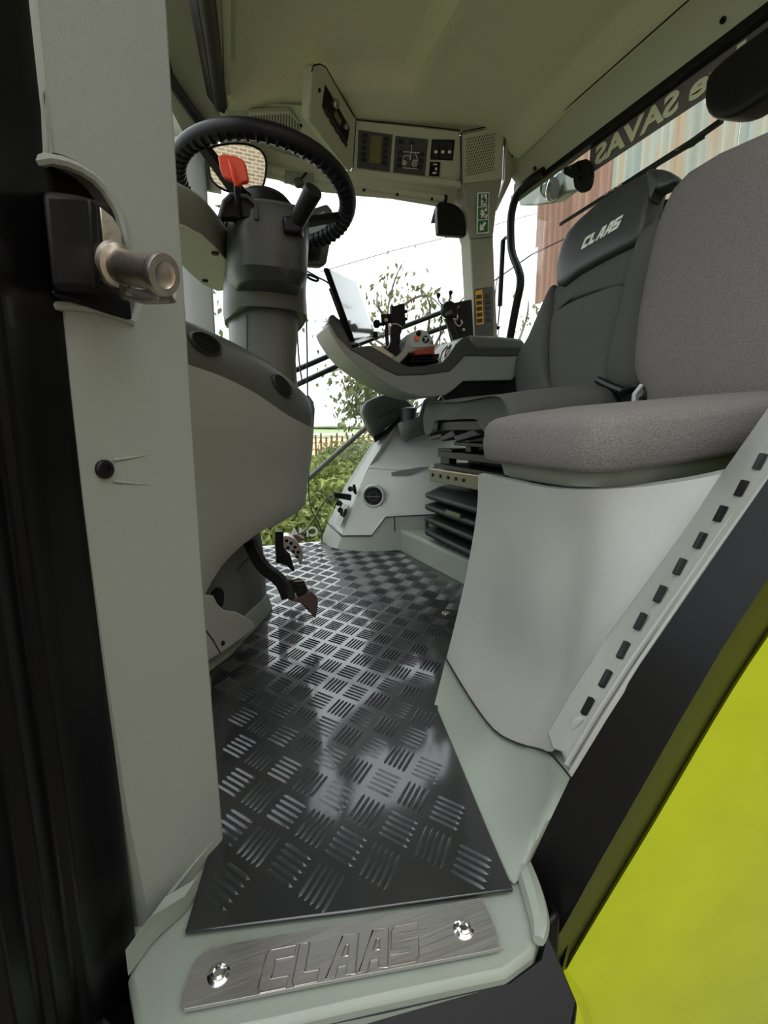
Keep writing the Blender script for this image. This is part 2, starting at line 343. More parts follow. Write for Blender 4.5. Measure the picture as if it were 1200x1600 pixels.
g = G().sheet([ats([(698, 296, 2.045), (722, 292, 2.0)]), ats([(716, 325, 2.05), (728, 325, 2.01)]), ats([(726, 350, 2.05), (733, 350, 2.02)]), ats([(731, 370, 2.05), (736, 370, 2.02)])], (0, .03, 0)); struct('trim_17', g, 'over')
# lower walls behind consoles and seats
g = G().box((1.16, 2.135, .25), (.26, .015, .27)); struct('wall_right', g, 'sage')
g = G().box((1.43, 1.24, .32), (.015, .9, .34)); struct('wall_rear', g, 'sage')
g = G().prism([V(1.33, .30, 0), V(1.45, .30, 0), V(1.45, .40, 0), V(1.36, .42, 0)], (0, 0, 1.7)); struct('trim_18', g, 'sage', bevel=.006)
# glazing
def pane(nm, P, off):
    o = struct(nm, G().prism(P, off), 'glass', smooth=0); return o
pane('window_1', [V(.06, 2.118, .0), V(1.13, 2.118, .0), V(1.13, 2.118, 1.5), V(.06, 2.118, 1.5)], (0, .004, 0))
pane('window_2', [V(1.425, .40, .66), V(1.425, 2.10, .66), V(1.425, 2.10, 1.6), V(1.425, .40, 1.6)], (.004, 0, 0))
rows = [[V(-.16-.16*math.sin(PI*k/12), .56+1.5*k/12, z) for k in range(13)] for z in (.0, .8, 1.62)]
o = struct('window_3', G().sheet(rows, (-.004, 0, 0)), 'glass')
# door-side rear frame: inner face, ridge, outer band
inn = [(824, 1352, .405), (858, 1282, .398), (892, 1213, .39), (945, 1125, .375), (1000, 1038, .362), (1100, 893, .345), (1200, 748, .33), (1330, 570, .31)]
rid = [(862, 1462, .375), (885, 1420, .372), (925, 1345, .362), (985, 1238, .348), (1050, 1122, .336), (1120, 1003, .322), (1200, 882, .308), (1340, 690, .29)]
rid2 = [(868, 1470, .37), (892, 1428, .367), (934, 1352, .357), (995, 1245, .343), (1060, 1130, .331), (1129, 1012, .317), (1208, 892, .303), (1348, 700, .285)]
out = [(874, 1524, .405), (905, 1470, .403), (952, 1392, .396), (1018, 1283, .385), (1085, 1168, .376), (1140, 1076, .367), (1200, 985, .357), (1345, 780, .34)]
g = G(); cols = [[*ats([a, b, c, d])] for a, b, c, d in zip(inn, rid, rid2, out)]
cols.insert(0, [c-V(.02, 0, .10) for c in cols[0]])
for dv in (V(.16, .01, .16), V(.30, .02, .14), V(.40, .02, .06)): cols.append([c+dv for c in cols[-1]])
g.sheet(cols, (.045, .02, -.02)); struct('trim_19', g, 'paint', smooth=25)
g = G().prism(ats([(846, 1450, .36), (878, 1425, .36), (876, 1526, .352), (850, 1550, .35), (780, 1560, .352)]), (.02, .06, -.02)); struct('trim_20', g, 'paint', bevel=.008)

# ================================================================ LEFT PILLAR TRIM PANEL
p0, p1 = V(-.101, .469, 0), V(-.011, .562, 0); pn = V((p1-p0).y, -(p1-p0).x, 0).normalized(); PP = (p0, pn)
back = -pn*.022
def top(px): 
    a = at(px, 0, pl=PP); return V(a.x, a.y, 1.72)
notch_t = [(75, 246), (100, 251), (122, 260), (143, 273), (160, 290), (175, 313), (186, 335), (192, 360), (197, 382), (207, 398), (217, 412)]
notch_b = [(217, 470), (208, 500), (190, 494), (170, 487), (150, 481), (128, 477), (100, 475)]
main = [top(66), top(262)]+ats([(262, 0), (281, 310), (300, 620), (318, 900), (336, 1130), (349, 1290), (351, 1312), (344, 1332), (322, 1360), (262, 1437), (246, 1452), (236, 1460), (226, 1400), (200, 1270), (165, 1040), (133, 800), (113, 620)], pl=PP)+ats(list(reversed(notch_b)), pl=PP)+ats(list(reversed(notch_t)), pl=PP)
g = G().prism(main, back)
lt = ats([(66, 0), (75, 246)], pl=PP); PQ = (lt[0], (pn+V(.5, .1, 0)).normalized()) if False else PP
def edge(pts, d): return [p+V(-.007, .02, 0) if d else p for p in ats(pts, pl=PP)]
g.prism([top(66), lt[0], lt[1]]+edge([(40, 251), (28, 0)], 1)+[top(28)+V(-.007, .02, 0)], back)
lb = ats([(100, 475), (113, 620), (133, 800), (165, 1040), (200, 1270), (226, 1400), (236, 1460)], pl=PP)
g.prism(lb+edge([(212, 1482), (182, 1300), (141, 1040), (108, 800), (84, 640), (61, 476)], 1), back)
tp = struct('trim_21', g, 'pillar', smooth=25, bevel=.004, seg=3)
# lip around the hinge recess
g = G().tube(ats([(40, 254), (75, 249), (100, 254), (122, 263), (143, 276), (160, 293), (175, 316), (186, 338), (192, 363), (197, 385), (208, 400)], pl=PP), .0045, 8); part('recess_lip', g, 'pillar', tp)
g = G().tube(ats([(62, 478), (100, 478), (128, 480), (150, 484), (170, 490), (190, 497), (207, 503)], pl=PP), .004, 8); part('recess_lip', g, 'pillar', tp)
s = at(162, 733, pl=PP); screw(tp, s+pn*.001, pn, .0085)
g = G()
for y0, y1, xe in ((719, 711, 232), (752, 758, 236)): g.tube([at(176, y0, pl=PP), at(205, (y0+y1)/2, pl=PP), at(xe, y1, pl=PP)], [.0018, .0012, .0003], 6)
part('molded_rib', g, 'pillar', tp)
s = at(257, 1416, pl=PP); g = G().lathe(s+pn*.001, pn, [(.007, -.002), (.007, .001), (.004, .0012), (.0035, -.001), (.001, -.001)], 14)
part('screw', g, 'black', tp)
g = G().tube(ats([(262, 1400), (300, 1352), (335, 1312)], pl=PP), [.0028, .0016, .0004], 6).tube(ats([(263, 1436), (300, 1388), (335, 1338)], pl=PP), [.0018, .0022, .0004], 6); part('molded_rib', g, 'pillar', tp)

# ================================================================ DOOR STRIKER on the pillar
t = thing('door_striker', 'black steel door striker block with a worn metal pin on the left pillar', 'striker', at(140, 470, pl=PP)-pn*.02)
PB = (p0-pn*.02, pn)
g = G().prism(ats([(20, 252), (85, 248), (150, 290), (197, 362), (215, 412), (218, 505), (190, 500), (60, 478), (15, 470)], pl=PB), -pn*.01); part('recess_back', g, 'mattb', t)
fr = ats([(66, 300), (128, 303), (140, 452), (82, 450)], pl=(p0+pn*.025, pn)); bk = ats([(68, 296), (205, 330), (215, 478), (84, 462)], pl=PB)
g = G().loft([bk, fr]); part('block', g, 'mattb', t, bevel=.004)
g = G().prism(ats([(137, 308), (153, 318), (160, 452), (147, 452)], pl=(p0+pn*.022, pn)), -pn*.03); part('flange', g, 'paint', t, bevel=.002)
g = G().prism(ats([(156, 322), (176, 338), (190, 360), (192, 388), (162, 384)], pl=(p0+pn*.012, pn)), -pn*.006); part('plate', g, 'zinc', t, bevel=.001)
g = G().prism(ats([(82, 452), (150, 453), (205, 470), (208, 500), (180, 492), (120, 472), (84, 462)], pl=(p0+pn*.008, pn)), -pn*.03); part('lower_lug', g, 'paint', t, bevel=.003)
bp = at(180, 414, pl=(p0+pn*.022, pn)); ax = (at(258, 430, pl=(p0+pn*.075, pn))-bp); 
g = G().lathe(bp, ax, [(.0005, -.004), (.017, -.004), (.0185, .0), (.017, .004), (.0135, .006), (.0135, ax.length*.86), (.0155, ax.length*.87), (.0165, ax.length*.93), (.0155, ax.length), (.010, ax.length*1.005), (.0075, ax.length*.97), (.0003, ax.length*.97)], 28); part('pin', g, 'zinc', t, 'worn bright metal pin')
u_, v_ = basis(ax)
q = [at(184, 440, pl=(p0+pn*.024, pn)), at(205, 452, pl=(p0+pn*.03, pn)), at(276, 452, pl=(p0+pn*.07, pn)), at(277, 474, pl=(p0+pn*.07, pn)), at(234, 475, pl=(p0+pn*.045, pn)), at(196, 466, pl=(p0+pn*.024, pn))]
g = G().prism(q, -pn*.006); part('latch_plate', g, 'zinc', t, bevel=.001)
q = [at(268, 404, pl=(p0+pn*.066, pn)), at(276, 420, pl=(p0+pn*.068, pn)), at(277, 472, pl=(p0+pn*.07, pn)), at(268, 460, pl=(p0+pn*.068, pn))]
g = G().prism(q, -pn*.008); part('latch_plate', g, 'steel', t, bevel=.001)

# ================================================================ FLOOR MAT
matp = ats([(289, 1462), (545, 1430), (802, 1395), (764, 1305), (724, 1208), (684, 1112), (693, 1058)], Z=.004)+[V(.56, 1.02, .004), V(.77, 1.28, .004), V(.735, 1.82, .004), V(.46, 2.10, .004), V(.08, 2.10, .004), V(-.02, 1.1, .004), V(-.03, .545, .004)]
t = thing('floor_mat', 'black rubber checker-tread mat covering the cab floor', 'mat', V(.25, 1.0, .0))
part('mat_sheet', G().prism(matp, (0, 0, .005)), 'rubber', t, bevel=.0015)
part('floor_stud', G().disc(at(697, 958, Z=.011), (0, 0, 1), .011, .003, 16), 'zinc', t, 'small pale metal stud')
E1, E2 = V(.0305, -.040, 0), V(.0405, .042, 0); O_ = V(.071, .580, .009)
def inside(p, poly):
    c = False; n = len(poly)
    for i in range(n):
        a, b = poly[i], poly[i-1]
        if (a.y > p.y) != (b.y > p.y) and p.x < (b.x-a.x)*(p.y-a.y)/(b.y-a.y)+a.x: c = not c
    return c
def bars(d, s, c=V(0, 0, 0)):
    """five ribs along d, spaced along s"""
    g = G(); dn = d.normalized(); sn = s.normalized(); l, wd, h = d.length*.43, .0026, .0022
    for k in range(5):
        q = c+s*(.165*(k-2)); P = [q-dn*l, q-dn*l*.8+sn*wd, q+dn*l*.8+sn*wd, q+dn*l, q+dn*l*.8-sn*wd, q-dn*l*.8-sn*wd, q-dn*l*.72+V(0, 0, h), q+dn*l*.72+V(0, 0, h)]
        g.add(P, [(0, 1, 6), (1, 2, 7, 6), (2, 3, 7), (3, 4, 7), (4, 5, 6, 7), (5, 0, 6)])
    return g
spots = []
for i in range(-30, 40):
    for j in range(-30, 40):
        p = O_+E1*i+E2*j
        if all(inside(p+E1*a+E2*b, matp) for a, b in ((.42, .3), (-.42, .3), (.42, -.3), (-.42, -.3))): spots.append((p.length, p, (i+j) % 2))
spots.sort(key=lambda s: s[0])
proto = {}
for k, (d, p, h) in enumerate(spots[:300]):
    if h not in proto:
        o = mesh_obj('tread_block', bars(E1, E2) if h == 0 else bars(E2, E1), M['tread'], smooth=20); proto[h] = o
    else:
        o = proto[h].copy(); C.objects.link(o)
    o.parent = t; o.location = p-Vector(t.location)
if spots[300:]:
    g = G()
    for d, p, h in spots[300:]:
        b = bars(E1, E2, p) if h == 0 else bars(E2, E1, p); g.add(b.v, b.f)
    o = part('tread_field', g, 'tread', t, smooth=20); o['kind'] = 'stuff'

# ================================================================ SILL PLATE
def sp(px, py): return at(px, py, Z=.004)
t = thing('sill_plate', 'brushed steel kick plate with embossed lettering along the door sill', 'plate', sp(530, 1505))
pl_ = cr1(ats([(284, 1566), (300, 1515), (318, 1494), (345, 1483), (540, 1447), (735, 1410), (752, 1413), (764, 1432), (776, 1466), (776, 1482), (766, 1490), (530, 1535), (310, 1578), (292, 1579)], Z=.004), 3, True)
part('plate', G().prism(pl_, (0, 0, .004)), 'plate', t, bevel=.0025, seg=3)
xd = sp(660, 1480)-sp(410, 1530); yd = V(-xd.y, xd.x, 0); mid = sp(538, 1498)+V(0, 0, .004)
part('lettering', block_text(mid, xd, yd, .036, xd.length, .0006, .22), 'plate', t, smooth=0)
g = G(); x_, y_ = xd.normalized(), yd.normalized(); cw = xd.length/5
for k, ch in enumerate('CLAAS'):
    for P in ([GLY[ch]] if ch != 'A' else [GLY['A'], [(.455, .46), (.68, .46), (.68, .74), (.55, .74)]]): g.tube([mid+V(0, 0, .0005)+x_*((k-2.5)*cw+x*cw*.9+.22*.036*(y-.5))+y_*(.036*(y-.5)) for x, y in P], .0008, 6, True)
part('letter_edge', g, 'steel', t)
for px, py in ((342, 1528), (724, 1457)):
    g = G().lathe(sp(px, py)+V(0, 0, .004), (0, 0, 1), [(.0105, -.001), (.0105, .0008), (.008, .0022), (.0075, .0035), (.005, .0045), (.004, .002), (.0003, .002)], 20); part('screw', g, 'chrome', t)

# ================================================================ FRONT CONSOLE under the steering column
t = thing('front_console', 'bulging grey console below the steering column with two oval air vents', 'console', V(.05, 1.25, 0))
TAB = [  # Y, top edge px, band lower px, mid px, bottom px
    (.80, (215, 492), (215, 540), (215, 750), (215, 1040)), (.93, (284, 497), (286, 566), (292, 760), (300, 962)), (1.02, (340, 519), (345, 587), (352, 745), (345, 886)),
    (1.12, (392, 545), (400, 615), (402, 738), (396, 838)), (1.22, (439, 574), (445, 646), (444, 740), (438, 817)), (1.31, (470, 601), (475, 662), (470, 742), (461, 803)), (1.385, (486, 621), (487, 668), (481, 748), (471, 794))]
band, body = [[] for _ in range(4)], [[] for _ in range(5)]
for y, a, b, c, d in TAB:
    A_, B_, C_, D_ = at(*a, Y=y), at(*b, Y=y), at(*c, Y=y), at(*d, Y=y)
    inn_ = V(-.83, .55, 0)
    for k, p in enumerate((A_+inn_*.13+V(0, 0, .006), A_+inn_*.02+V(0, 0, .004), A_*.5+B_*.5-inn_*.002, B_)): band[k].append(p)
    for k, p in enumerate((B_-inn_*.004-V(0, 0, .002), B_*.55+C_*.45-inn_*.008, C_, D_, D_+inn_*.10+V(0, 0, .03))): body[k].append(p)
for rws in (band, body):
    for r in rws:
        e_ = r[-1]; r += [e_+V(-.02, .06, 0), e_+V(-.10, .14, 0), e_+V(-.22, .16, 0)]
bd = refine(band, 3, 3); part('top_band', G().sheet(bd, (-.012, .006, -.006)), 'dark', t)
bo = refine(body, 3, 4); part('body_shell', G().sheet(bo, (-.012, .006, 0)), 'dash', t)
# end cap strip on the right flank
ec = [[bd[3][k] for k in (0,)]]
g = G().sheet([ats([(483, 618, 1.39), (484, 664, 1.39), (478, 750, 1.39), (468, 795, 1.385)]), ats([(490, 628, 1.43), (492, 640, 1.44), (489, 690, 1.44), (471, 792, 1.42)])], (-.03, .02, 0)); part('flank_strip', g, 'dark', t)
# pedestal
def plan(off, z):
    P = [(-.16, .93), (-.10, .965), (-.03, 1.012), (.02, 1.08), (.075, 1.19), (.125, 1.285), (.142, 1.33), (.13, 1.40), (.06, 1.47), (-.16, 1.5)]
    return [V(x+off*.88, y-off*.3, z) for x, y in P]
g = G().loft([plan(-.012, .03), plan(-.014, .16), plan(-.03, .30), plan(-.06, .46)]); part('pedestal', g, 'dark', t, bevel=.006)
g = G().loft([plan(.004, .008), plan(.0, .03), plan(-.01, .055), plan(-.02, .06)]); part('foot_trim', g, 'sage', t, bevel=.003)
N_ = V(.86, -.50, 0).normalized(); PF = (V(.02, 1.03, 0), N_)
g = G().prism(ats([(295, 935), (318, 928), (335, 930), (342, 944), (352, 953), (372, 956), (396, 970), (400, 980), (378, 1000), (347, 1022), (300, 1050)], pl=PF), -N_*.05); part('side_fairing', g, 'dash', t, bevel=.006, seg=3)
g = G().tube(ats([(322, 985), (333, 1000), (344, 1020)], pl=(PF[0]+N_*.001, N_)), .0012, 6); part('seam', g, 'black', t)
screw(t, at(348, 1005, pl=(PF[0]+N_*.001, N_)), N_, .005)
g = G().lathe(at(340, 937, pl=(V(.0, 1.02, 0), N_)), N_, [(.026, -.004), (.026, .001), (.001, .001)], 18); part('dark_opening', g, 'black', t)
g = G().tube([V(.044, 1.10, .20), V(.07, 1.16, .205), V(.095, 1.22, .21)], .0015, 6); part('seam', g, 'black', t)
# oval vents on the band
def vent(c, n, r, sq, ang):
    n = Vector(n).normalized(); u, v = basis(n); u, v = u*math.cos(ang)+v*math.sin(ang), v*math.cos(ang)-u*math.sin(ang)
    el = lambda s, h: [c+u*math.cos(a)*r*s+v*math.sin(a)*r*sq*s+n*h for a in [2*PI*k/28 for k in range(28)]]
    o = part('air_vent', G().loft([el(1.08, -.004), el(1.08, .003), el(1.0, .006), el(.9, .003), el(.86, -.004)]), 'char', t)
    part('vent_back', G().loft([el(.9, -.003), el(.9, -.001)]), 'black', o)
    for k in (-.55, -.2, .15, .5):
        hw = r*.86*math.sqrt(1-k*k); part('louver', G().prism([c+u*hw+v*(r*sq*k)+n*.001, c-u*hw+v*(r*sq*k)+n*.001, c-u*hw+v*(r*sq*(k+.12))+n*.004, c+u*hw+v*(r*sq*(k+.12))+n*.004], n*.0015), 'char', o)
def surf(px, py, grid):
    """nearest grid point of a lofted shell seen at a pixel, with its outward normal"""
    d = (at(px, py, Y=1.1)-CAM).normalized(); best = None
    for i in range(len(grid)-1):
        for j in range(len(grid[0])-1):
            a, b, c, e_ = grid[i][j], grid[i][j+1], grid[i+1][j], grid[i+1][j+1]; q = (a+b+c+e_)/4; n = (b-a).cross(c-a)
            dd = ((q-CAM)-d*(q-CAM).dot(d)).length
            if best is None or dd < best[0]: best = (dd, q, n if n.dot(q-CAM) < 0 else -n)
    q, n = best[1], best[2].normalized(); return CAM+d*((q-CAM).dot(n)/d.dot(n)), n
bvb = G().sheet(bd, (-.012, .006, -.006)); bvb = BVHTree.FromPolygons([tuple(p) for p in bvb.v], bvb.f)
for px, py, r, sq, du in ((320, 538, .046, .38, (22, 9)), (440, 604, .046, .44, (15, 13))):
    c, n = hit(bvb, px, py); q0, q1 = hit(bvb, px-du[0], py-du[1])[0], hit(bvb, px+du[0], py+du[1])[0]; u, v = basis(n); dr = q1-q0; vent(c+n*.002, n, r, sq, math.atan2(dr.dot(v), dr.dot(u)))

# ================================================================ STEERING COLUMN
t = thing('steering_housing', 'dark grey steering column with black ribbed wheel above the front console', 'steering column', V(.13, 1.26, .58))
def ell(c, rx, ry, z, tilt=0, n=28, p=2.6):
    out = []
    for k in range(n):
        a = 2*PI*k/n; ca, sa = math.cos(a), math.sin(a)
        x = math.copysign(abs(ca)**(2/p), ca)*rx; y = math.copysign(abs(sa)**(2/p), sa)*ry; out.append(V(c[0]+x, c[1]+y, z+tilt*x))
    return out
def pc(px, py, y): q = at(px, py, Y=y); return q
rg = []
for py, l_, r_, tl in ((625, 362, 466, 0), (560, 357, 462, 0), (500, 354, 466, 0), (470, 354, 468, 0)):
    a, b = at(l_, py, Y=1.37), at(r_, py, Y=1.37); rg.append(ell(((a.x+b.x)/2, 1.37), (b.x-a.x)/2*.96, .095, a.z))
part('neck', G().loft(rg), 'dark', t)
part('seam', G().tube(ats([(386, 492, 1.277), (386, 540, 1.277), (385, 575, 1.277)]), .0016, 6), 'black', t)
rg = []
for py, l_, r_, cy_ in ((503, 347, 480, 1.36), (490, 345, 479, 1.355), (450, 345, 478, 1.34), (410, 349, 480, 1.325), (370, 352, 482, 1.31), (335, 356, 482, 1.30)):
    a, b = at(l_, py, Y=cy_), at(r_, py, Y=cy_); rg.append(ell(((a.x+b.x)/2, cy_), (b.x-a.x)/2*.95, .112, a.z, 0))
for k in range(28):   # arched lower hem
    a = 2*PI*k/28; rg[0][k].z += .030*max(0, math.cos(a+PI*.36))
part('housing', G().loft(rg), 'dark', t)
# binnacle: curved tray reaching forward under the wheel
zc = .9
bl_n = ats([(268, 348), (290, 356), (315, 369), (335, 386), (352, 405), (368, 426)], Z=zc); bl_f = ats([(362, 452), (340, 455), (318, 445), (298, 428), (282, 412), (268, 398)], Z=zc)
part('binnacle_floor', G().prism(bl_n+bl_f, (0, 0, .008)), 'over', t)
c_ = sum(bl_n+bl_f, Vector())/12; o1 = [c_+(p-c_)*1.03 for p in bl_n+bl_f]
wall = [[p+V(0, 0, .004) for p in bl_n], [p+V(.0, -.012, .026) for p in bl_n], [p+V(0, -.014, .055) for p in bl_n], [p+V(0, .0, .075) for p in bl_n], [p+V(0, .06, .085) for p in bl_n]]
for r in wall: r.append(at(384, 440, Z=zc)+(r[-1]-bl_n[-1])+V(0, 0, 0))
part('binnacle_rim', G().sheet(refine(wall, 2, 2), (0, .01, 0)), 'traygrey', t)
for px, py in ((336, 395), (320, 438)): part('hole', G().disc(at(px, py, Z=zc-.001), (0, 0, -1), .008), 'black', t)
# shroud with lever gate
rg = []
for py, l_, r_, yy in ((445, 372, 470, .10), (425, 358, 480, .125), (385, 352, 480, .13), (345, 356, 479, .13), (328, 362, 474, .12)):
    a, b = at(l_, py, Y=1.2), at(r_, py, Y=1.2); rg.append(ell(((a.x+b.x)/2, 1.25), (b.x-a.x)/2, yy, a.z, .0, 28, 3.4))
part('shroud', G().loft(rg), 'char', t, bevel=.003)
g = G().prism(ats([(345, 338), (352, 316), (362, 306), (385, 309), (398, 320), (399, 341)], Y=1.125), (0, .03, 0)); part('lever_gate', g, 'black', t, bevel=.003)
fr_ = ats([(343, 341), (350, 315), (361, 304), (386, 307), (400, 319), (401, 343)], Y=1.12); g = G().tube(fr_, .0045, 8); part('gate_frame', g, 'char', t)
# direction lever (red paddle)
st = part('direction_lever', G().tube(ats([(375, 338, 1.115), (373, 318, 1.09), (371, 300, 1.075), (370, 284, 1.07)]), .0062, 10), 'black', t)
rp = ats([(340, 243), (348, 240), (366, 243), (379, 248), (383, 256), (388, 279), (386, 283), (377, 285), (374, 289), (369, 289), (362, 281), (351, 278), (346, 272), (343, 262)], Y=1.06)
part('red_paddle', G().prism(rp, (.004, .012, 0)), 'red', st, 'red plastic paddle', bevel=.003, seg=3)
part('paddle_spine', G().tube(ats([(357, 250, 1.058), (362, 264, 1.055), (367, 278, 1.055), (371, 289, 1.06)]), [.002, .005, .006, .0065], 8), 'red', st, 'red plastic paddle')
# column stalk
st = part('stalk_boot', G().loft([ats([(436, 336), (470, 336), (476, 374), (440, 372)], Y=1.145), ats([(444, 339), (470, 338), (473, 364), (446, 362)], Y=1.10)]), 'black', t, bevel=.006, seg=3)
a, b = at(461, 353, Y=1.12), at(489, 299, Y=1.055); ax = b-a
part('stalk_handle', G().lathe(a, ax, [(.010, -.02), (.0165, 0), (.0175, ax.length*.3), (.019, ax.length*.9), (.0195, ax.length), (.018, ax.length+.004), (.0005, ax.length+.005)], 22), 'black', st)
# display beyond the wheel
st = part('instrument_display', G().prism(ats([(470, 332), (512, 318), (520, 328), (522, 350), (511, 412), (505, 416), (474, 414)], Y=1.47), (-.01, .03, .0)), 'char', t, bevel=.006, seg=3)
part('display_glass', G().prism(ats([(478, 342), (507, 330), (510, 350), (505, 372), (482, 376)], Y=1.467), (0, .002, 0)), 'screen', st)
part('display_glass', G().prism(ats([(480, 388), (503, 386), (498, 406), (480, 407)], Y=1.467), (0, .002, 0)), 'black', st)
part('display_trim', G().tube(ats([(478, 388), (490, 384), (504, 382)], Y=1.465), .002, 6), 'zinc', st)

# ================================================================ STEERING WHEEL
wc = V(.1665, 1.2877, 1.067); wt, ws = .106, .173
wn = V(math.sin(wt)*math.cos(ws), math.sin(ws), math.cos(wt)*math.cos(ws)); wu = V(math.cos(wt), 0, -math.sin(wt)); wv = wn.cross(wu)
hs = t
RM = .1985; wp = lambda a, r, h=0: wc+(wu*math.cos(a)+wv*math.sin(a))*r+wn*h
t = part('steering_wheel', G().tube([wp(2*PI*k/96, RM) for k in range(96)], .0188, 16, True), 'black', hs)
g = G()
for k in range(64):
    a = 2*PI*k/64; P = [wp(a, RM+.0185*math.cos(b), .0185*math.sin(b)) for b in [math.radians(d) for d in range(160, 305, 12)]]
    g.tube(P, .0046, 6)
o = part('grip_ribs', g, 'black', t); o['kind'] = 'stuff'
part('hub', G().lathe(wc-wn*.065, wn, [(.035, -.03), (.062, -.01), (.07, .0), (.07, .035), (.058, .05), (.0005, .055)], 28), 'black', t)
def ang_of(px, py):
    q = at(px, py, pl=(wc, wn))-wc; return math.atan2(q.dot(wv), q.dot(wu))
for px, py in ((325, 232), (543, 340), (430, 385)):
    a = ang_of(px, py); sd_ = -wu*math.sin(a)+wv*math.cos(a)
    rg = []
    for r, h, wd, th in ((.03, -.05, .026, .011), (.08, -.045, .022, .010), (.13, -.025, .018, .009), (.175, -.006, .016, .008), (.197, 0, .014, .008)):
        c = wp(a, r, h); rg.append([c+sd_*wd+wn*th*.3, c+sd_*wd*.6+wn*th, c-sd_*wd*.6+wn*th, c-sd_*wd+wn*th*.3, c-sd_*wd*.6-wn*th, c+sd_*wd*.6-wn*th])
    part('spoke', G().loft(rg), 'black', t)

# ================================================================ PEDALS
t = thing('clutch_pedal', 'black pedal with a ribbed pad, nearest of the hanging pedals', 'pedal', at(465, 940, Y=1.12))
def slab(pts, wvec, th):
    """bar swept through points with a flat rectangular section"""
    rg = []; N = len(pts)
    for i, p in enumerate(pts):
        d = (pts[min(i+1, N-1)]-pts[max(0, i-1)]).normalized(); wv_ = Vector(wvec); wv_ = (wv_-d*wv_.dot(d)).normalized(); n = d.cross(wv_)
        wd = th[0] if not isinstance(th[0], list) else th[0][i]
        rg.append([p+wv_*wd+n*th[1], p-wv_*wd+n*th[1], p-wv_*wd-n*th[1], p+wv_*wd-n*th[1]])
    return G().loft(rg)
part('arm', slab(cr1(ats([(390, 846, 1.17), (400, 868, 1.155), (414, 888, 1.145), (432, 902, 1.135), (442, 914, 1.13), (450, 934, 1.125)]), 3), (.4, .9, 0), (.010, .014)), 'mattb', t, bevel=.002)
pad = [ats(r) for r in ([(444, 928, 1.10), (458, 935, 1.10), (470, 938, 1.105)], [(452, 908, 1.13), (467, 912, 1.13), (484, 926, 1.13)], [(452, 902, 1.15), (466, 903, 1.15), (482, 924, 1.15)])]
part('side_plate', G().prism(ats([(443, 907, 1.12), (452, 908, 1.12), (464, 934, 1.11), (450, 938, 1.11)]), (.01, .012, 0)), 'mattb', t, bevel=.002)
g = G().prism(ats([(454, 905, 1.15), (466, 902, 1.17), (476, 908, 1.17), (484, 924, 1.165), (470, 932, 1.12), (463, 934, 1.10)]), (-.004, .004, -.010)); pd = part('pad', g, 'zinc', t, 'worn grey tread plate', bevel=.002)
a, b, c = at(459, 909, Y=1.145), at(474, 908, Y=1.165), at(466, 931, Y=1.112)
for i in range(4):
    for j in range(5):
        q = a+(b-a)*(.12+i*.24)+(c-a)*(.1+j*.2); part('grip_stud', G().box(q+V(.002, -.002, .002), (.0035, .0035, .003)), 'black', pd)
part('pad_flap', G().prism(ats([(452, 938, 1.11), (470, 932, 1.10), (484, 925, 1.12), (494, 934, 1.12), (496, 944, 1.11), (493, 966, 1.09), (489, 964, 1.09), (480, 950, 1.09), (468, 942, 1.10)]), (.006, .02, -.004)), 'flap', t, 'brown worn rubber flap', bevel=.002)
for nm, lb, dx, dy, yy in (('brake_pedal', 'dark pedal with a pierced steel tread, behind the ribbed pedal', 0, 0, 1.42), ):
    t = thing(nm, lb, 'pedal', at(450, 880, Y=yy))
    part('arm', slab(ats([(436, 830, yy), (436, 850, yy), (438, 872, yy)]), (0, 1, 0), (.010, .012)), 'mattb', t, bevel=.002)
    g = G().prism(ats([(432, 866, yy), (446, 862, yy), (455, 872, yy), (461, 892, yy), (458, 894, yy), (448, 884, yy), (431, 880, yy)]), (.004, .05, 0)); part('lower_pad', g, 'mattb', t, bevel=.003)
    pd = part('tread', G().prism(cr1(ats([(441, 840, yy+.03), (452, 838, yy+.03), (464, 848, yy+.03), (473, 866, yy+.03), (470, 884, yy+.03), (466, 876, yy+.03), (456, 862, yy+.03), (441, 856, yy+.03)]), 2, True), (.006, .05, 0)), 'steel', t, 'pierced steel tread', bevel=.002)
    for px, py in ((448, 845), (455, 849), (461, 855), (466, 863), (450, 856), (458, 862), (464, 870)): part('grip_hole', G().disc(at(px, py, Y=yy+.029), (.2, -1, .2), .0055, .002, 10), 'black', pd)
t = thing('accelerator_pedal', 'small brown topped pedal farthest back by the window', 'pedal', at(464, 848, Y=1.62))
part('pad', G().prism(ats([(448, 837, 1.6), (462, 835, 1.62), (476, 843, 1.64), (464, 848, 1.6)]), (.01, .04, -.006)), 'brown', t, bevel=.003)
part('arm', G().tube(ats([(440, 842, 1.62), (452, 842, 1.63)]), .010, 8), 'mattb', t)

# ================================================================ SEAT PLINTH on the floor
g = G().prism([V(.735, 1.82, .0), V(.77, 1.28, .0), V(.70, 1.16, 0), V(1.30, 1.05, .0), V(1.30, 2.0, .0), V(.80, 1.95, 0)], (0, 0, .10)); struct('trim_22', g, 'sage', bevel=.012, seg=3)

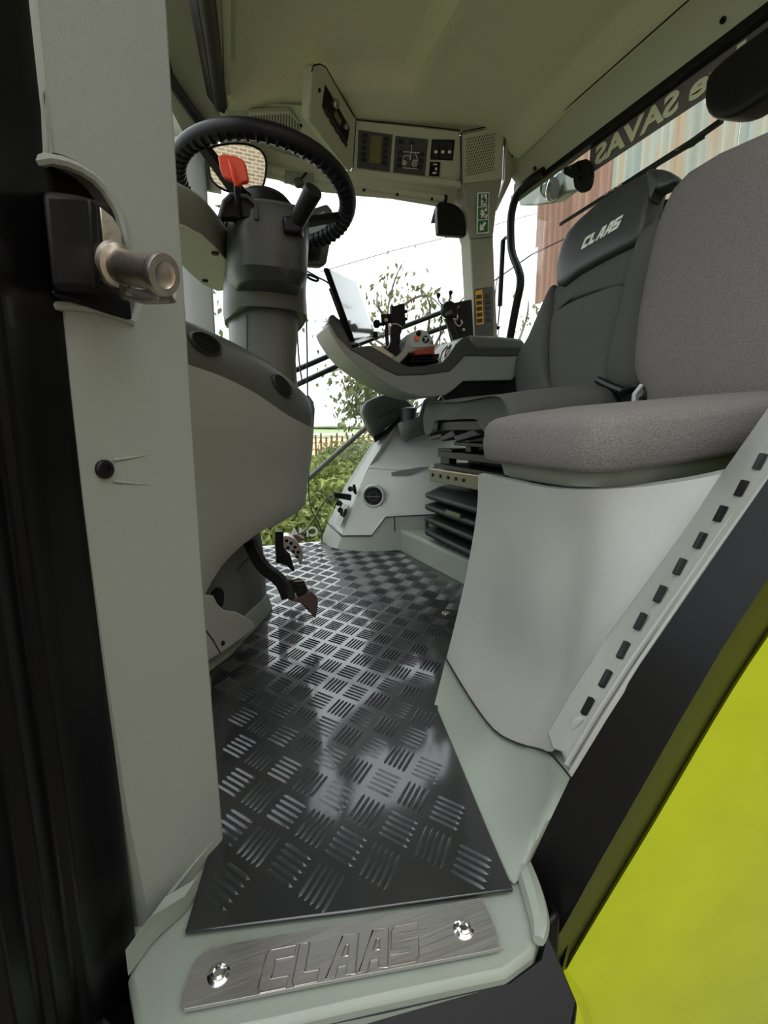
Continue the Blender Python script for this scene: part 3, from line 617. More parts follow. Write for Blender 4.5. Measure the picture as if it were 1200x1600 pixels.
# ================================================================ DRIVER'S SEAT
t = thing('driver_seat', 'dark grey cloth suspension seat with headrest and black bellows', 'seat', V(.95, 1.35, .10))
def bplan(ins, z):
    return [V(x, y, z) for x, y in rrect(.74+ins, 1.16-ins, 1.06+ins, 1.63-ins, .05, 3)]
tips = [at(657, y, X=.74).z for y in (772, 790, 809, 829)]
for k, z in enumerate(tips):
    dz = .026 if k else .034
    g = G().loft([bplan(.055, z+dz+.004), bplan(.04, z+dz), bplan(.006, z+.010), bplan(.0, z+.006), bplan(.0, z-.006), bplan(.006, z-.010), bplan(.05, z-.018), bplan(.06, z-.02)])
    part('bellows_fold', g, 'black', t, smooth=60)
part('bellows_core', G().loft([bplan(.06, .10), bplan(.06, tips[0]+.03)]), 'black', t)
a = at(655, 812, X=.739); b_ = part('bellows_tag', G().prism(ats([(696, 796), (718, 803), (718, 809), (696, 802)], X=.736), (.006, 0, 0)), 'olive', t)
zt = at(672, 735, X=.76).z
pts = ats([(670, 733), (748, 743), (748, 764), (672, 752)], X=.765); pl0 = part('suspension_plate', G().prism([pts[0], V(.765, 1.06, pts[1].z), V(.765, 1.06, pts[2].z), pts[3]], (.02, 0, 0)), 'olive', t, bevel=.002)
for k in range(5): part('rivet', G().disc(at(676+k*12, 742+k*2.1, X=.764), (-1, 0, 0), .006, .004, 12), 'black', pl0)
part('plate_edge', G().prism([pts[0], V(.765, 1.06, pts[1].z), V(.80, 1.06, pts[1].z), pts[0]+V(.035, 0, 0)], (0, 0, .004)), 'steel', t)
def xbar(px0, px1, y0, y1, X, dx, mt, nm):
    a, b, c, d = ats([(px0, y0), (px1, y0), (px1, y1), (px0, y1)], X=X); z0, z1 = a.z, d.z
    return part(nm, G().prism([a, V(X, b.y, z0), V(X, b.y, z1), V(X, a.y, z1)], (dx, 0, 0)), mt, t, bevel=.002)
xbar(678, 790, 724, 730, .75, .35, 'black', 'slide_rail'); xbar(688, 702, 712, 727, .79, .03, 'black', 'slide_post')
xbar(684, 800, 704, 714, .77, .33, 'black', 'slide_rail'); xbar(684, 706, 700, 705, .765, .1, 'mattb', 'slide_cap')
xbar(727, 736, 694, 706, .79, .03, 'black', 'slide_post'); xbar(709, 800, 690, 696, .765, .3, 'black', 'pan_rail')
# cushion: arched front with two side lobes
def csec(X, s=1, dz=0, lf=0):
    P = [(1.595, .488), (1.62, .515), (1.625, .56), (1.60, .595), (1.54, .607), (1.35, .600), (1.16, .607), (1.10, .596), (1.075, .56), (1.08, .515), (1.11, .49), (1.17, .492), (1.215, .525), (1.25, .542), (1.42, .542), (1.535, .538), (1.555, .50)]
    c = (1.35, .57)
    return cr1([V(X, c[0]+(y-c[0])*s, c[1]+(z-c[1]+(lf if z < .55 else 0))*s+dz) for y, z in P], 3, True)
part('cushion', G().loft([csec(.752, .86, .0), csec(.738, .93), csec(.742, .98), csec(.765, 1.0, .003), csec(.85, 1, .016), csec(1.0, 1, .032), csec(1.08, 1.0, .03, .02), csec(1.13, .93, .02, .03), csec(1.15, .75, .01, .03)]), 'cloth', t, smooth=70)
part('cushion_pan', G().box((.95, 1.35, .525), (.19, .21, .018)), 'black', t, bevel=.005); part('shade_block', G().box((1.0, 1.33, .40), (.12, .2, .11)), 'mattb', t)  # black block added behind to darken the space under the seat
for k, (a, b, c, d) in enumerate((((672, 683), (688, 677), (690, 684), (672, 688)), ((686, 684), (706, 672), (712, 682), (690, 690)), ((708, 682), (738, 672), (750, 680), (712, 691)))):
    P = ats([a, b, c, d], X=.735-k*.004); part('lever', G().prism(P, (.05, .0, .004)), 'black', t, bevel=.004, seg=3)
# backrest panels on a leaning plane
bn = V(-.979, 0, .205).normalized(); BP = (V(1.125, 1.35, .62), bn)
def bk(pts, off=0): return ats(pts, pl=(BP[0]+bn*off, bn))
shell = bk([(814, 634), (812, 602), (813, 568), (832, 528), (866, 455), (884, 378), (935, 322), (1012, 275), (1020, 352), (1036, 352), (1020, 470), (1012, 600), (985, 634)])
part('back_shell', G().prism(shell, -bn*.07), 'char', t, bevel=.02, seg=3)
part('back_bolster', G().pillow(cr1(bk([(814, 622), (811, 566), (832, 526), (864, 452), (868, 456), (861, 520), (858, 570), (864, 622), (840, 626)], .0), 3, True), bn, .04, .035), 'cloth', t, smooth=70)
part('back_panel', G().pillow(cr1(bk([(866, 618), (860, 560), (863, 500), (880, 480), (920, 462), (984, 446), (970, 520), (957, 570), (950, 618), (905, 620)], .0), 3, True), bn, .03, .022), 'cloth', t, smooth=70)
part('back_panel', G().pillow(cr1(bk([(864, 496), (866, 470), (872, 448), (930, 412), (992, 384), (1000, 386), (994, 420), (986, 443), (930, 457), (882, 477)], .0), 3, True), bn, .03, .014), 'cloth', t, smooth=70)
part('back_bolster', G().pillow(cr1(bk([(958, 602), (962, 560), (975, 510), (988, 450), (1003, 390), (1014, 362), (1028, 350), (1040, 352), (1040, 470), (1030, 600), (990, 612)], .0), 3, True), bn, .04, .05), 'cloth', t, smooth=70)
hp = bk([(872, 446), (871, 420), (878, 388), (888, 366), (904, 348), (938, 318), (976, 292), (1002, 277), (1020, 268), (1028, 275), (1022, 300), (1014, 332), (1006, 366), (999, 377), (990, 384), (945, 407), (905, 430), (882, 448)], .018)
hr = part('headrest', G().pillow(hp, bn, .05, .022, .6), 'char', t, smooth=60)
wg = [bk([(1005, 276), (1020, 267), (1030, 266)], .03), bk([(1004, 300), (1018, 300), (1024, 300)], .03)]
P = [at(1012, 270, pl=(BP[0]+bn*.03, bn)), at(1030, 265, pl=(BP[0]+bn*.03, bn)), at(1048, 269, pl=(BP[0]+bn*.06, bn)), at(1056, 277, pl=(BP[0]+bn*.07, bn)), at(1055, 285, pl=(BP[0]+bn*.07, bn)), at(1042, 292, pl=(BP[0]+bn*.06, bn)), at(1026, 300, pl=(BP[0]+bn*.03, bn)), at(1016, 315, pl=(BP[0]+bn*.02, bn))]
part('headrest_wing', G().pillow(cr1(P, 3, True), bn, .03, .012), 'char', t, smooth=60)
part('headrest_rod', G().cyl(at(1021, 300, pl=BP)-bn*.02, at(1014, 355, pl=BP)-bn*.02, .006), 'chrome', t); part('headrest_rod', G().cyl(at(1024, 304, pl=BP)-bn*.045, at(1016, 360, pl=BP)-bn*.045, .006), 'black', t)
a, b, c_ = at(909, 381, pl=(BP[0]+bn*.041, bn)), at(970, 344, pl=(BP[0]+bn*.041, bn)), at(940, 364, pl=(BP[0]+bn*.041, bn))
xd = (b-a); part('headrest_lettering', block_text(c_, xd, V(0, 0, 1)-bn*bn.z, .034, xd.length*.98, .0018, .28), 'white', hr, 'pale block lettering', smooth=0)
# belt parts between the two seats
g = G().tube([at(935, 594, X=1.12), at(955, 604, X=1.10), at(975, 612, X=1.07), at(985, 608, X=1.08), at(1000, 604, X=1.08)], .012, 8); part('belt_webbing', g, 'black', t)
part('belt_stalk', G().prism(ats([(928, 655, 1.0), (950, 645, 1.0), (968, 642, 1.0), (972, 648, 1.0), (945, 660, 1.0), (930, 662, 1.0)]), (.01, .03, 0)), 'black', t, bevel=.003)
part('belt_buckle', G().tube(ats([(880, 664, 1.02), (882, 658, 1.02), (894, 655, 1.02), (896, 664, 1.02)]), .004, 8), 'zinc', t)

# ================================================================ PASSENGER SEAT and its base
t = thing('passenger_seat', 'plush grey fold-down passenger seat on the pale base box', 'seat', V(.75, .72, .44))
def cz(x): return (x-.49)*.085
def cring(ins, z, r=.055): return [V(x, y, z+cz(x)) for x, y in rrect(.492+ins, 1.02-ins*.3, .505+ins, .835-ins, max(.01, r-ins*.5), 5)]
part('cushion', G().loft([cring(.02, .452), cring(.006, .455), cring(.0, .464), cring(-.003, .49), cring(.0, .516), cring(.005, .526), cring(.016, .534), cring(.05, .540), cring(.12, .546)]), 'cloth2', t, smooth=70)
part('cushion_tray', G().loft([cring(.032, .425, .08), cring(.024, .43, .08), cring(.018, .458, .08)]), 'traygrey', t, smooth=50)
pn2 = V(-.985, 0, .172).normalized(); PBK = (V(1.0, .7, .56), pn2)
P = ats([(1018, 650), (1016, 622), (1004, 606), (996, 585), (997, 552), (1003, 500), (1016, 430), (1032, 360), (1046, 320), (1060, 294), (1084, 268), (1130, 240), (1200, 209), (1290, 172), (1330, 200), (1345, 420), (1345, 640), (1200, 650)], pl=PBK)
part('backrest', G().pillow(P, pn2, .06, .035, .55), 'cloth2', t, smooth=60)
part('hinge_arm', G().prism(ats([(986, 648, .905), (990, 615, .905), (1002, 600, .905), (1014, 602, .905), (1018, 650, .905)]), (.02, .02, 0)), 'sage', t, bevel=.006)
part('hinge_edge', G().tube(ats([(988, 650, .90), (991, 616, .90), (1002, 602, .90)]), .005, 8), 'light', t)
part('hinge_pivot', G().cyl(at(1008, 622, Y=.90), at(1008, 622, Y=.93), .012), 'black', t)
part('hinge_knob', G().tube(ats([(1001, 622, .89), (1008, 626, .89), (1016, 632, .89)]), .006, 8), 'black', t)

t = thing('seat_base', 'pale grey moulded box carrying the passenger seat, with a slotted rear strip', 'seat base', V(.5, .5, 0))
rows = [[(747, 742, .80), (790, 750, .72), (850, 762, .63), (905, 765, .565), (950, 764, .53), (1010, 760, .50), (1090, 748, .465), (1150, 735, .445)],
    [(745, 800, .805), (788, 812, .73), (840, 826, .645), (897, 838, .58), (940, 838, .53), (990, 832, .495), (1060, 822, .455), (1100, 808, .43)],
    [(730, 890, .815), (775, 912, .74), (825, 934, .65), (882, 950, .575), (920, 950, .52), (962, 944, .48), (1010, 934, .445), (1032, 922, .42)],
    [(712, 970, .825), (760, 1012, .75), (812, 1044, .65), (868, 1062, .55), (890, 1064, .505), (912, 1060, .47), (936, 1056, .44), (950, 1052, .42)],
    [(697, 1030, .832), (733, 1090, .74), (770, 1140, .63), (808, 1162, .54), (830, 1168, .505), (848, 1172, .47), (856, 1174, .45), (864, 1174, .435)]]
rows = refine([ats(r) for r in rows], 3, 3)
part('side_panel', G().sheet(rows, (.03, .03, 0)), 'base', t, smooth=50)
L0, L1 = (864, 1174, .435), (1150, 735, .445)
so_ = [(892, 1214, .392), (945, 1126, .378), (1000, 1040, .366), (1100, 894, .35), (1205, 745, .338), (1330, 575, .32)]
si_ = [(862, 1172, .43), (915, 1083, .425), (964, 1010, .42), (1058, 880, .42), (1150, 744, .42), (1268, 575, .42)]
md = [(880, 1178, .412), (933, 1092, .402), (985, 1014, .393), (1080, 882, .385), (1178, 744, .376), (1300, 575, .365)]
cols = [ats(r) for r in zip(*[[a, b, c] for a, b, c in zip(si_, md, so_)])]
cols = [list(r) for r in zip(*[ats(r) for r in ([(si_[k], md[k], so_[k]) for k in range(6)])])]
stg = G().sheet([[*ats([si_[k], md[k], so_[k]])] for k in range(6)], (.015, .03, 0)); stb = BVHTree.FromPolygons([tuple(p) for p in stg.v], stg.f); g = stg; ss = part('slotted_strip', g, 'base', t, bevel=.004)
def on_strip(px, py):
    p, n = hit(stb, px, py); return p+n*.0012
for px, py in ((921, 1106), (949, 1063), (977, 1018), (1004, 973), (1035, 930), (1066, 887), (1098, 846), (1130, 804), (1163, 764), (1192, 722), (1220, 684)):
    P = [on_strip(px+a, py+b) for a, b in ((-10, 12), (-3, 13), (10, -11), (3, -13))]; part('slot', G().prism(P, (.002, .006, 0)), 'black', ss, smooth=0)
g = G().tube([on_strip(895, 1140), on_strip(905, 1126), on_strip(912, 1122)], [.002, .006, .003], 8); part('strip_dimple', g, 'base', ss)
for k in (0,):
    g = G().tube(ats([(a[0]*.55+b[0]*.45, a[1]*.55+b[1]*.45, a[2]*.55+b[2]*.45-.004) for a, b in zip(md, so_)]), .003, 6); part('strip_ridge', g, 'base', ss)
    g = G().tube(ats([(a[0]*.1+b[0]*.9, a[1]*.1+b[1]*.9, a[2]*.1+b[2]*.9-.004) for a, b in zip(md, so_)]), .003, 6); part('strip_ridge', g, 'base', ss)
# lower sage trim
r0 = ats([(697, 1028, .842), (733, 1088, .75), (770, 1138, .64), (808, 1160, .548), (852, 1173, .472), (872, 1190, .425), (892, 1213, .388)])
r1 = ats([(677, 1108), (684, 1125), (720, 1202), (762, 1300), (796, 1375), (812, 1372), (826, 1352)], Z=.006)
rt = [[a+(b-a)*k for a, b in zip(r0, r1)] for k in (0, .3, .65, 1)]
for k in range(1, 6): rt[1][k] += V(-.006, -.010, .0); rt[2][k] += V(-.004, -.006, 0)
part('lower_trim', G().sheet(refine(rt, 3, 2), (.03, .02, 0)), 'sage', t, smooth=50)
g = G().tube(cr1(ats([(697, 1029, .83), (733, 1089, .738), (770, 1139, .628), (808, 1161, .538), (852, 1173.5, .462), (872, 1191, .418), (891, 1214, .381)]), 3), .0012, 6); part('seam', g, 'black', t)

# ================================================================ RIGHT SIDE CONSOLE
t = thing('side_console', 'pale grey moulded console along the right window with a round vent', 'console', V(.75, 1.95, 0)); sc_ = t
f1 = [ats(r) for r in ([(620, 660, 2.07), (600, 668, 2.10), (592, 676, 2.11)], [(577, 728, 2.0), (575, 712, 2.09), (568, 713, 2.10)], [(560, 766, 1.965), (547, 756, 2.085), (537, 762, 2.10)], [(545, 806, 1.95), (528, 793, 2.07), (521, 800, 2.09)], [(534, 836, 1.935), (520, 825, 2.06), (512, 816, 2.085)])]
part('front_face', G().sheet(f1, (.03, .02, 0)), 'light', t, smooth=30, bevel=.003)
f2 = [ats(r) for r in ([(578, 730, 1.995), (620, 733, 1.93), (680, 729, 1.86), (760, 722, 1.78)], [(560, 766, 1.965), (612, 766, 1.89), (640, 770, 1.85), (760, 772, 1.75)], [(546, 805, 1.95), (594, 812, 1.87), (612, 804, 1.85), (760, 796, 1.74)], [(534, 837, 1.935), (580, 837, 1.865), (602, 808, 1.855), (660, 804, 1.79), ])]
part('main_face', G().sheet(f2, (.02, .06, 0)), 'light', t, smooth=30, bevel=.003)
f3 = [ats(r) for r in ([(592, 676, 2.11), (625, 655, 2.10), (665, 640, 2.08), (760, 610, 2.06)], [(575, 712, 2.09), (612, 690, 2.06), (660, 672, 2.05), (760, 660, 2.04)], [(577, 728, 2.0), (600, 722, 2.0), (640, 712, 2.0), (760, 700, 2.0)], [(578, 731, 1.99), (620, 734, 1.925), (680, 730, 1.855), (760, 723, 1.775)])]
part('upper_shelf', G().sheet(refine(f3, 2, 2), (0, .02, -.02)), 'light', t, smooth=40)
g = G().prism(ats([(611, 738, 1.925), (655, 730, 1.87), (672, 729, 1.86), (640, 742, 1.885), (612, 743, 1.92)]), (.0, -.004, 0)); part('grab_recess', g, 'dark', t)
g = G().sheet([ats([(512, 818, 2.09), (534, 838, 1.935), (580, 838, 1.862), (602, 809, 1.85), (622, 806, 1.835), (665, 805, 1.79)]), ats([(502, 842, 2.085), (523, 866, 1.935), (572, 866, 1.85), (602, 862, 1.83), (622, 860, 1.815), (665, 858, 1.79)])], (.04, .05, 0)); part('kick_trim', g, 'sage', t, smooth=20, bevel=.003)
for sg in ([(512, 818, 2.085), (534, 838, 1.93), (580, 838, 1.858), (602, 809, 1.846), (622, 806.5, 1.83), (662, 805, 1.785)], [(616, 808, 1.835), (617, 830, 1.83)]):
    part('seam', G().tube(ats(sg), .002, 6), 'black', t)
g = G().prism(ats([(525, 818, 2.0), (533, 823, 1.94), (545, 790, 1.95), (537, 786, 2.02)]), (-.004, -.003, 0)); part('socket_panel', g, 'sage', t)
vn = V(-.5, -.86, .1).normalized(); vc = at(584, 775, Y=1.915)+vn*.006
part('air_vent', G().lathe(vc, vn, [(.052, -.012), (.050, .002), (.045, .008), (.040, .006), (.038, -.004), (.0005, -.004)], 28), 'light', t)
vv = part('vent_rotor', G().lathe(vc, vn, [(.036, -.004), (.036, .006), (.033, .010), (.0005, .008)], 28), 'black', t)
u, v = basis(vn); part('louver', G().prism([vc+vn*.009+u*.03, vc+vn*.009-u*.03, vc+vn*.012-u*.03+v*.004, vc+vn*.012+u*.03+v*.004], vn*.002), 'char', vv)
part('louver', G().ring(vc+vn*.009, vn, .018, .0018), 'char', vv)
for px, py, r in ((532, 797, .011), (530, 786, .012), (548, 764, .011), (535, 803, .008)):
    part('socket', G().lathe(at(px, py, Y=1.97), (-.7, -.7, .1), [(r, -.004), (r*1.05, .006), (r*.7, .008), (r*.6, .001), (.0004, .001)], 14), 'black', t)
part('socket_cap', G().tube(ats([(553, 757, 1.95), (554, 766, 1.95), (556, 772, 1.95)]), [.006, .009, .005], 8), 'black', t)
part('socket_cap', G().tube(ats([(541, 795, 1.95), (538, 803, 1.95), (536, 808, 1.95)]), [.005, .009, .006], 8), 'black', t)
part('socket_strap', G().tube(ats([(524, 790, 1.99), (528, 783, 1.97), (535, 786, 1.96), (530, 795, 1.96)]), .003, 6), 'black', t)
# cup bin
cb = [[*r] for r in [ats(r) for r in ([(622, 662, 1.97), (634, 658, 1.95), (655, 650, 1.95), (662, 626, 1.96), (676, 618, 1.98), (700, 612, 2.0), (720, 606, 2.0)], [(624, 676, 1.965), (632, 674, 1.945), (652, 672, 1.94), (668, 668, 1.945), (682, 660, 1.96), (700, 655, 1.98), (720, 652, 1.98)], [(629, 688, 1.975), (635, 690, 1.96), (650, 683, 1.955), (668, 677, 1.96), (682, 672, 1.97), (700, 668, 1.98), (720, 666, 1.99)])]]
part('cup_bin', G().sheet(refine(cb, 2, 2), (.02, .06, 0)), 'dark', t, smooth=50)
part('bin_rail', G().tube(ats([(646, 642, 1.99), (674, 620, 1.98), (680, 616, 1.98)]), .004, 6), 'light', t)
t = thing('travel_cup', 'dark lidded cup standing in the console bin', 'cup', at(638, 676, Y=2.0))
c0, c1 = at(638, 680, Y=2.0), at(638, 640, Y=2.0)
part('cup_body', G().lathe(c0, (c1-c0), [(.028, 0), (.034, (c1-c0).length*.95), (.034, (c1-c0).length)], 24), 'char', t)
part('lid', G().lathe(c1, (c1-c0), [(.036, -.004), (.0375, .0), (.036, .006), (.026, .010), (.022, .006), (.0005, .006)], 24), 'char', t)
# storage lid
P = cr1(ats([(566, 645), (567, 634), (573, 627), (590, 619), (606, 615), (621, 614), (628, 619), (646, 636), (636, 646), (625, 652), (600, 672), (586, 681), (580, 676), (573, 662)], Y=2.02), 2, True)
sl = part('storage_lid', G().pillow(P, (-.15, -1, .1), .07, .02, .6), 'char', sc_, smooth=55)
part('lid_crease', G().tube(ats([(584, 655, 2.005), (600, 648, 1.999), (625, 636, 2.003)]), .002, 6), 'black', sl)
part('seal', G().prism(ats([(583, 682), (586, 692), (606, 677), (628, 656), (626, 650), (602, 671)], Y=2.02), (.02, .05, 0)), 'black', sl, bevel=.003)
# phone charger plug and lead
t = thing('charger_plug', 'black plug with a grey lead stuck into the console socket', 'plug', at(545, 775, Y=1.92))
part('plug_body', G().loft([ats([(522, 769, 1.88), (522, 777, 1.88), (524, 778, 1.90), (524, 770, 1.90)]), ats([(548, 772, 1.93), (547, 782, 1.93), (549, 783, 1.95), (550, 773, 1.95)])]), 'black', t, bevel=.004, seg=3)
part('lead', G().tube(cr1(ats([(523, 773, 1.89), (512, 778, 1.95), (500, 795, 2.0), (488, 815, 2.03), (478, 828, 2.05), (466, 836, 2.06)]), 4), .0035, 8), 'wire', t)

# ================================================================ ARMREST CONSOLE beside the driver's seat
YA = 1.66
t = thing('armrest_console', 'grey swept armrest console with controls beside the driver seat', 'armrest', V(.85, YA+.1, .60)); ar = t
low = [(512, 508), (518, 522), (530, 541), (542, 556), (560, 572), (584, 588), (610, 604), (635, 615), (657, 621), (680, 620), (696, 618), (708, 610), (724, 596), (760, 595), (800, 594), (808, 586), (811, 577)]
upb = [(811, 553), (780, 554), (727, 553), (718, 562), (702, 578), (660, 583), (622, 584), (600, 574), (580, 562), (562, 551), (545, 543), (528, 526), (516, 505)]
part('body', G().prism(ats(low+upb, Y=YA), (0, .20, 0)), 'arm', t, bevel=.012, seg=4)
dk = [(812, 556), (780, 557), (727, 556), (719, 565), (703, 580.5), (660, 586), (622, 587), (600, 577), (580, 565), (562, 554), (545, 545), (565, 541), (580, 540), (600, 552), (622, 566), (640, 573), (660, 572), (692, 566), (700, 556), (712, 538), (724, 527), (736, 525), (812, 534)]
part('trim_band', G().prism(ats(dk, Y=YA-.004), (0, .195, 0)), 'char', t, bevel=.004, seg=3)
part('arm_pad', G().prism(ats([(731, 527), (738, 523.5), (780, 525), (815, 529), (822, 536), (820, 548), (790, 546), (745, 545), (738, 538)], Y=YA-.008), (0, .16, 0)), 'dark', t, bevel=.012, seg=3)
part('front_cowl', G().prism(ats([(511, 507), (514, 494), (520, 490), (534, 502), (544, 526), (552, 545), (540, 551), (524, 530)], Y=YA+.01), (.02, .17, 0)), 'char', t, bevel=.006)
# well behind the near rim with its grilles and gaiters
part('deck', G().prism(ats([(560, 548), (585, 540), (640, 556), (690, 552), (716, 536), (724, 545), (700, 575), (622, 580), (590, 566)], Y=YA+.10), (0, .09, 0)), 'black', t, bevel=.004)
part('deck_rim', G().tube(ats([(622, 566, YA+.0), (634, 576, YA), (660, 574, YA), (692, 569, YA), (700, 556, YA), (710, 541, YA)]), .0025, 6), 'steel', t)
for k in range(4): part('grille_bar', G().tube(cr1(ats([(687+k*6, 567-k*.6, YA+.02), (690+k*6.2, 552-k*2, YA+.03), (699+k*5.6, 541-k*2.4, YA+.04)]), 3), .0035, 6), 'zinc', t)
for k in range(4):
    z0 = 566-k*4.2; part('gaiter_fold', G().prism([p for p in ats([(640+k*1.5, z0), (686-k*3, z0-1.5), (685-k*3, z0-4), (641+k*1.5, z0-3)], Y=YA+.05)], (0, .07, 0)), 'black', t, bevel=.002)
# multi-function lever
ml = part('control_lever', G().prism(ats([(640, 552), (636, 548), (634, 536), (638, 525), (648, 517), (658, 514), (668, 517), (677, 528), (680, 541), (679, 545), (660, 549)], Y=YA+.03), (0, .075, 0)), 'dash', t, bevel=.008, seg=3)
part('lever_face', G().prism(ats([(641, 539), (641, 529), (647, 520), (657, 516), (667, 519), (676, 530), (679, 541), (660, 543), (645, 544)], Y=YA+.024), (0, .01, 0)), 'light', ml, 'pale grey button face', bevel=.003)
part('orange_block', G().prism(ats([(646, 547), (660, 545), (679, 541), (680, 553), (650, 555)], Y=YA+.026), (0, .06, 0)), 'dull_orange', ml, 'orange-red lever underside', bevel=.004)
part('orange_button', G().disc(at(651, 529, Y=YA+.022), (-.1, -1, .2), .0095, .005), 'orange', ml, 'orange button')
part('rocker', G().disc(at(665, 530, Y=YA+.022), (-.1, -1, .2), .013, .005), 'black', ml); part('rocker_mark', G().tube(ats([(662, 527, YA+.014), (666, 530, YA+.014), (664, 534, YA+.014), (668, 527, YA+.014)]), .0018, 6), 'white', ml)
part('thumb_button', G().disc(at(654, 521, Y=YA+.022), (-.1, -1, .3), .0095, .006), 'black', ml); part('small_button', G().ring(at(674, 535, Y=YA+.022), (0, -1, .1), .005, .0015), 'dark', ml)
part('hand_rest', G().prism(cr1(ats([(614, 558), (622, 556), (632, 545), (636, 536), (640, 540), (638, 552), (630, 562), (620, 569), (612, 566)], Y=YA+.03), 2, True), (0, .05, 0)), 'dash', t, bevel=.004)
# cross lever (black joystick with pale edge)
js = part('joystick', G().loft([[at(x0, y, Y=YA+.07), at(x1, y, Y=YA+.07), at(x1, y, Y=YA+.11), at(x0, y, Y=YA+.11)] for y, x0, x1 in ((550, 603, 628), (545, 606, 625), (538, 608, 621), (530, 609, 622), (520, 609, 627), (512, 609, 629), (507, 613, 625), (505.5, 616, 621))]), 'black', t, bevel=.006, seg=3)
part('grip_edge', G().tube(cr1(ats([(604, 544, YA+.066), (610, 535, YA+.066), (609, 520, YA+.066), (611, 509, YA+.066), (618, 506, YA+.066), (628, 511, YA+.066)]), 3), .0022, 6), 'light', js)
part('gaiter', G().loft([[at(x0, y, Y=YA+.05), at(x1, y, Y=YA+.05), at(x1, y, Y=YA+.13), at(x0, y, Y=YA+.13)] for y, x0, x1 in ((556, 594, 634), (552, 597, 632), (548, 602, 628))]), 'black', js, bevel=.004)
part('flap_panel', G().prism(ats([(573, 540), (596, 541), (618, 556), (608, 562), (592, 553)], Y=YA+.04), (.0, .06, .002)), 'steel', t, bevel=.002)
part('seat_frame', G().prism(ats([(690, 628), (706, 612), (724, 596), (800, 594), (812, 578), (820, 612), (760, 632)], Y=YA+.02), (0, .10, 0)), 'black', t)
part('fixing_loop', G().tube(ats([(684, 625, YA-.01), (689, 618, YA-.01), (694, 626, YA-.01)]), .003, 6), 'zinc', t)

# monitor
t = thing('tablet_monitor', 'thin tilted touchscreen monitor standing at the front of the armrest', 'monitor', at(560, 525, Y=1.74))
nn = V(.86, -.50, .13).normalized(); mp_ = (at(550, 475, Y=1.74), nn)
tl, tr_, br_, bl_ = ats([(514, 420), (556, 441), (584, 522), (554, 532)], pl=mp_)
cc = (tl+tr_+br_+bl_)/4; big = [cc+(p-cc)*1.035 for p in (tl, tr_, br_, bl_)]
part('housing', G().prism(big, -nn*.018), 'black', t, bevel=.006, seg=3)
part('screen', G().prism([p+nn*.0012 for p in (tl, tr_, br_, bl_)], -nn*.003), 'screen', t, smooth=0)
part('back_block', G().prism([cc+(p-cc)*.62-nn*.017 for p in (tl, tr_, br_, bl_)], -nn*.025), 'black', t, bevel=.004)
part('lower_frame', G().prism([bl_+nn*.002, br_+nn*.002, br_+nn*.002-V(0, 0, .014), bl_+nn*.002-V(0, 0, .014)], -nn*.02), 'steel', t, bevel=.002)
part('bracket', G().tube([br_-V(0, 0, .008), br_+V(.03, .03, -.004), at(612, 520, Y=1.88)], .007, 8), 'black', t); part('bracket_clamp', G().box(br_+V(.004, 0, -.004), (.010, .014, .014)), 'black', t, bevel=.003)
part('foot', G().tube([cc-nn*.05-V(0, 0, .03), at(548, 540, Y=1.75), at(560, 552, Y=1.76)], .014, 8), 'black', t)
part('cable', G().tube(cr1(ats([(527, 478, 1.78), (524, 460, 1.8), (514, 443, 1.84), (498, 434, 1.86), (480, 424, 1.9), (470, 420, 1.92)]), 4), .0035, 6), 'black', t)
part('cable', G().tube(cr1(ats([(546, 540, 1.70), (552, 545, 1.69), (560, 546, 1.69), (563, 541, 1.70), (556, 536, 1.72)]), 4), .003, 6), 'black', t)
# phone cradles
t = thing('phone_cradle', 'tall black ribbed phone holder on a ball mount behind the joystick', 'holder', at(624, 520, Y=1.86))
part('cradle', G().prism(ats([(611, 476), (616, 478), (631, 473), (633, 478), (634, 505), (631, 511), (614, 512), (611, 500)], Y=1.86), (.004, .03, 0)), 'black', t, bevel=.003)
for a, b in (((633, 484), (637, 488)), ((633, 496), (637, 500))): part('clip', G().prism(ats([a, (b[0], a[1]), b, (a[0], b[1])], Y=1.855), (0, .02, 0)), 'black', t)
part('stem', G().tube(ats([(622, 508, 1.88), (622, 525, 1.88), (624, 552, 1.86)]), .010, 8), 'black', t)
t = thing('camera_switch_box', 'small black square box with a hole on the bracket left of the phone holder', 'box', at(600, 515, Y=1.87))
part('box', G().loft([ats([(595, 491), (610, 490), (611, 505), (596, 506)], Y=1.88), ats([(595, 491), (610, 490), (611, 505), (596, 506)], Y=1.90)]), 'black', t, bevel=.002); part('hole', G().disc(at(603, 500, Y=1.879), (0, -1, 0), .008, .003, 12), 'steel', t)
part('side_knob', G().lathe(at(588, 506, Y=1.88), (1, 0, 0), [(.010, -.01), (.016, -.005), (.016, .008), (.012, .012)], 14), 'black', t)
part('mount', G().tube(ats([(590, 507, 1.88), (604, 506, 1.88), (604, 520, 1.88), (606, 548, 1.87)]), .008, 8), 'black', t)
# round box with two knobbed levers beside the pillar
t = thing('twin_lever_valve', 'round black control head with two thin knobbed levers beside the button panel', 'lever', at(700, 500, Y=1.95))
part('head', G().lathe(at(700, 487, Y=1.93), (-.1, -1, .2), [(.026, .0), (.036, .004), (.038, .02), (.032, .03), (.015, .034), (.0005, .034)], 24), 'black', t)
part('plate', G().prism(ats([(695, 489), (706, 484), (707, 489), (697, 494)], Y=1.893), (0, .003, 0)), 'olive', t)
for (x0, y0), (x1, y1), (x2, y2) in (((694, 482), (685, 469), (685, 462)), ((701, 480), (703, 466), (704, 458))):
    st = part('rod', G().tube(ats([(x0, y0, 1.92), (x1, y1, 1.92), (x2, y2, 1.92)]), .0028, 8), 'black', t); part('knob', G().lathe(at(x2, y2+1, Y=1.92), (0, -.2, 1), [(.004, -.008), (.0085, .002), (.009, .008), (.005, .013), (.0004, .014)], 14), 'black', st)
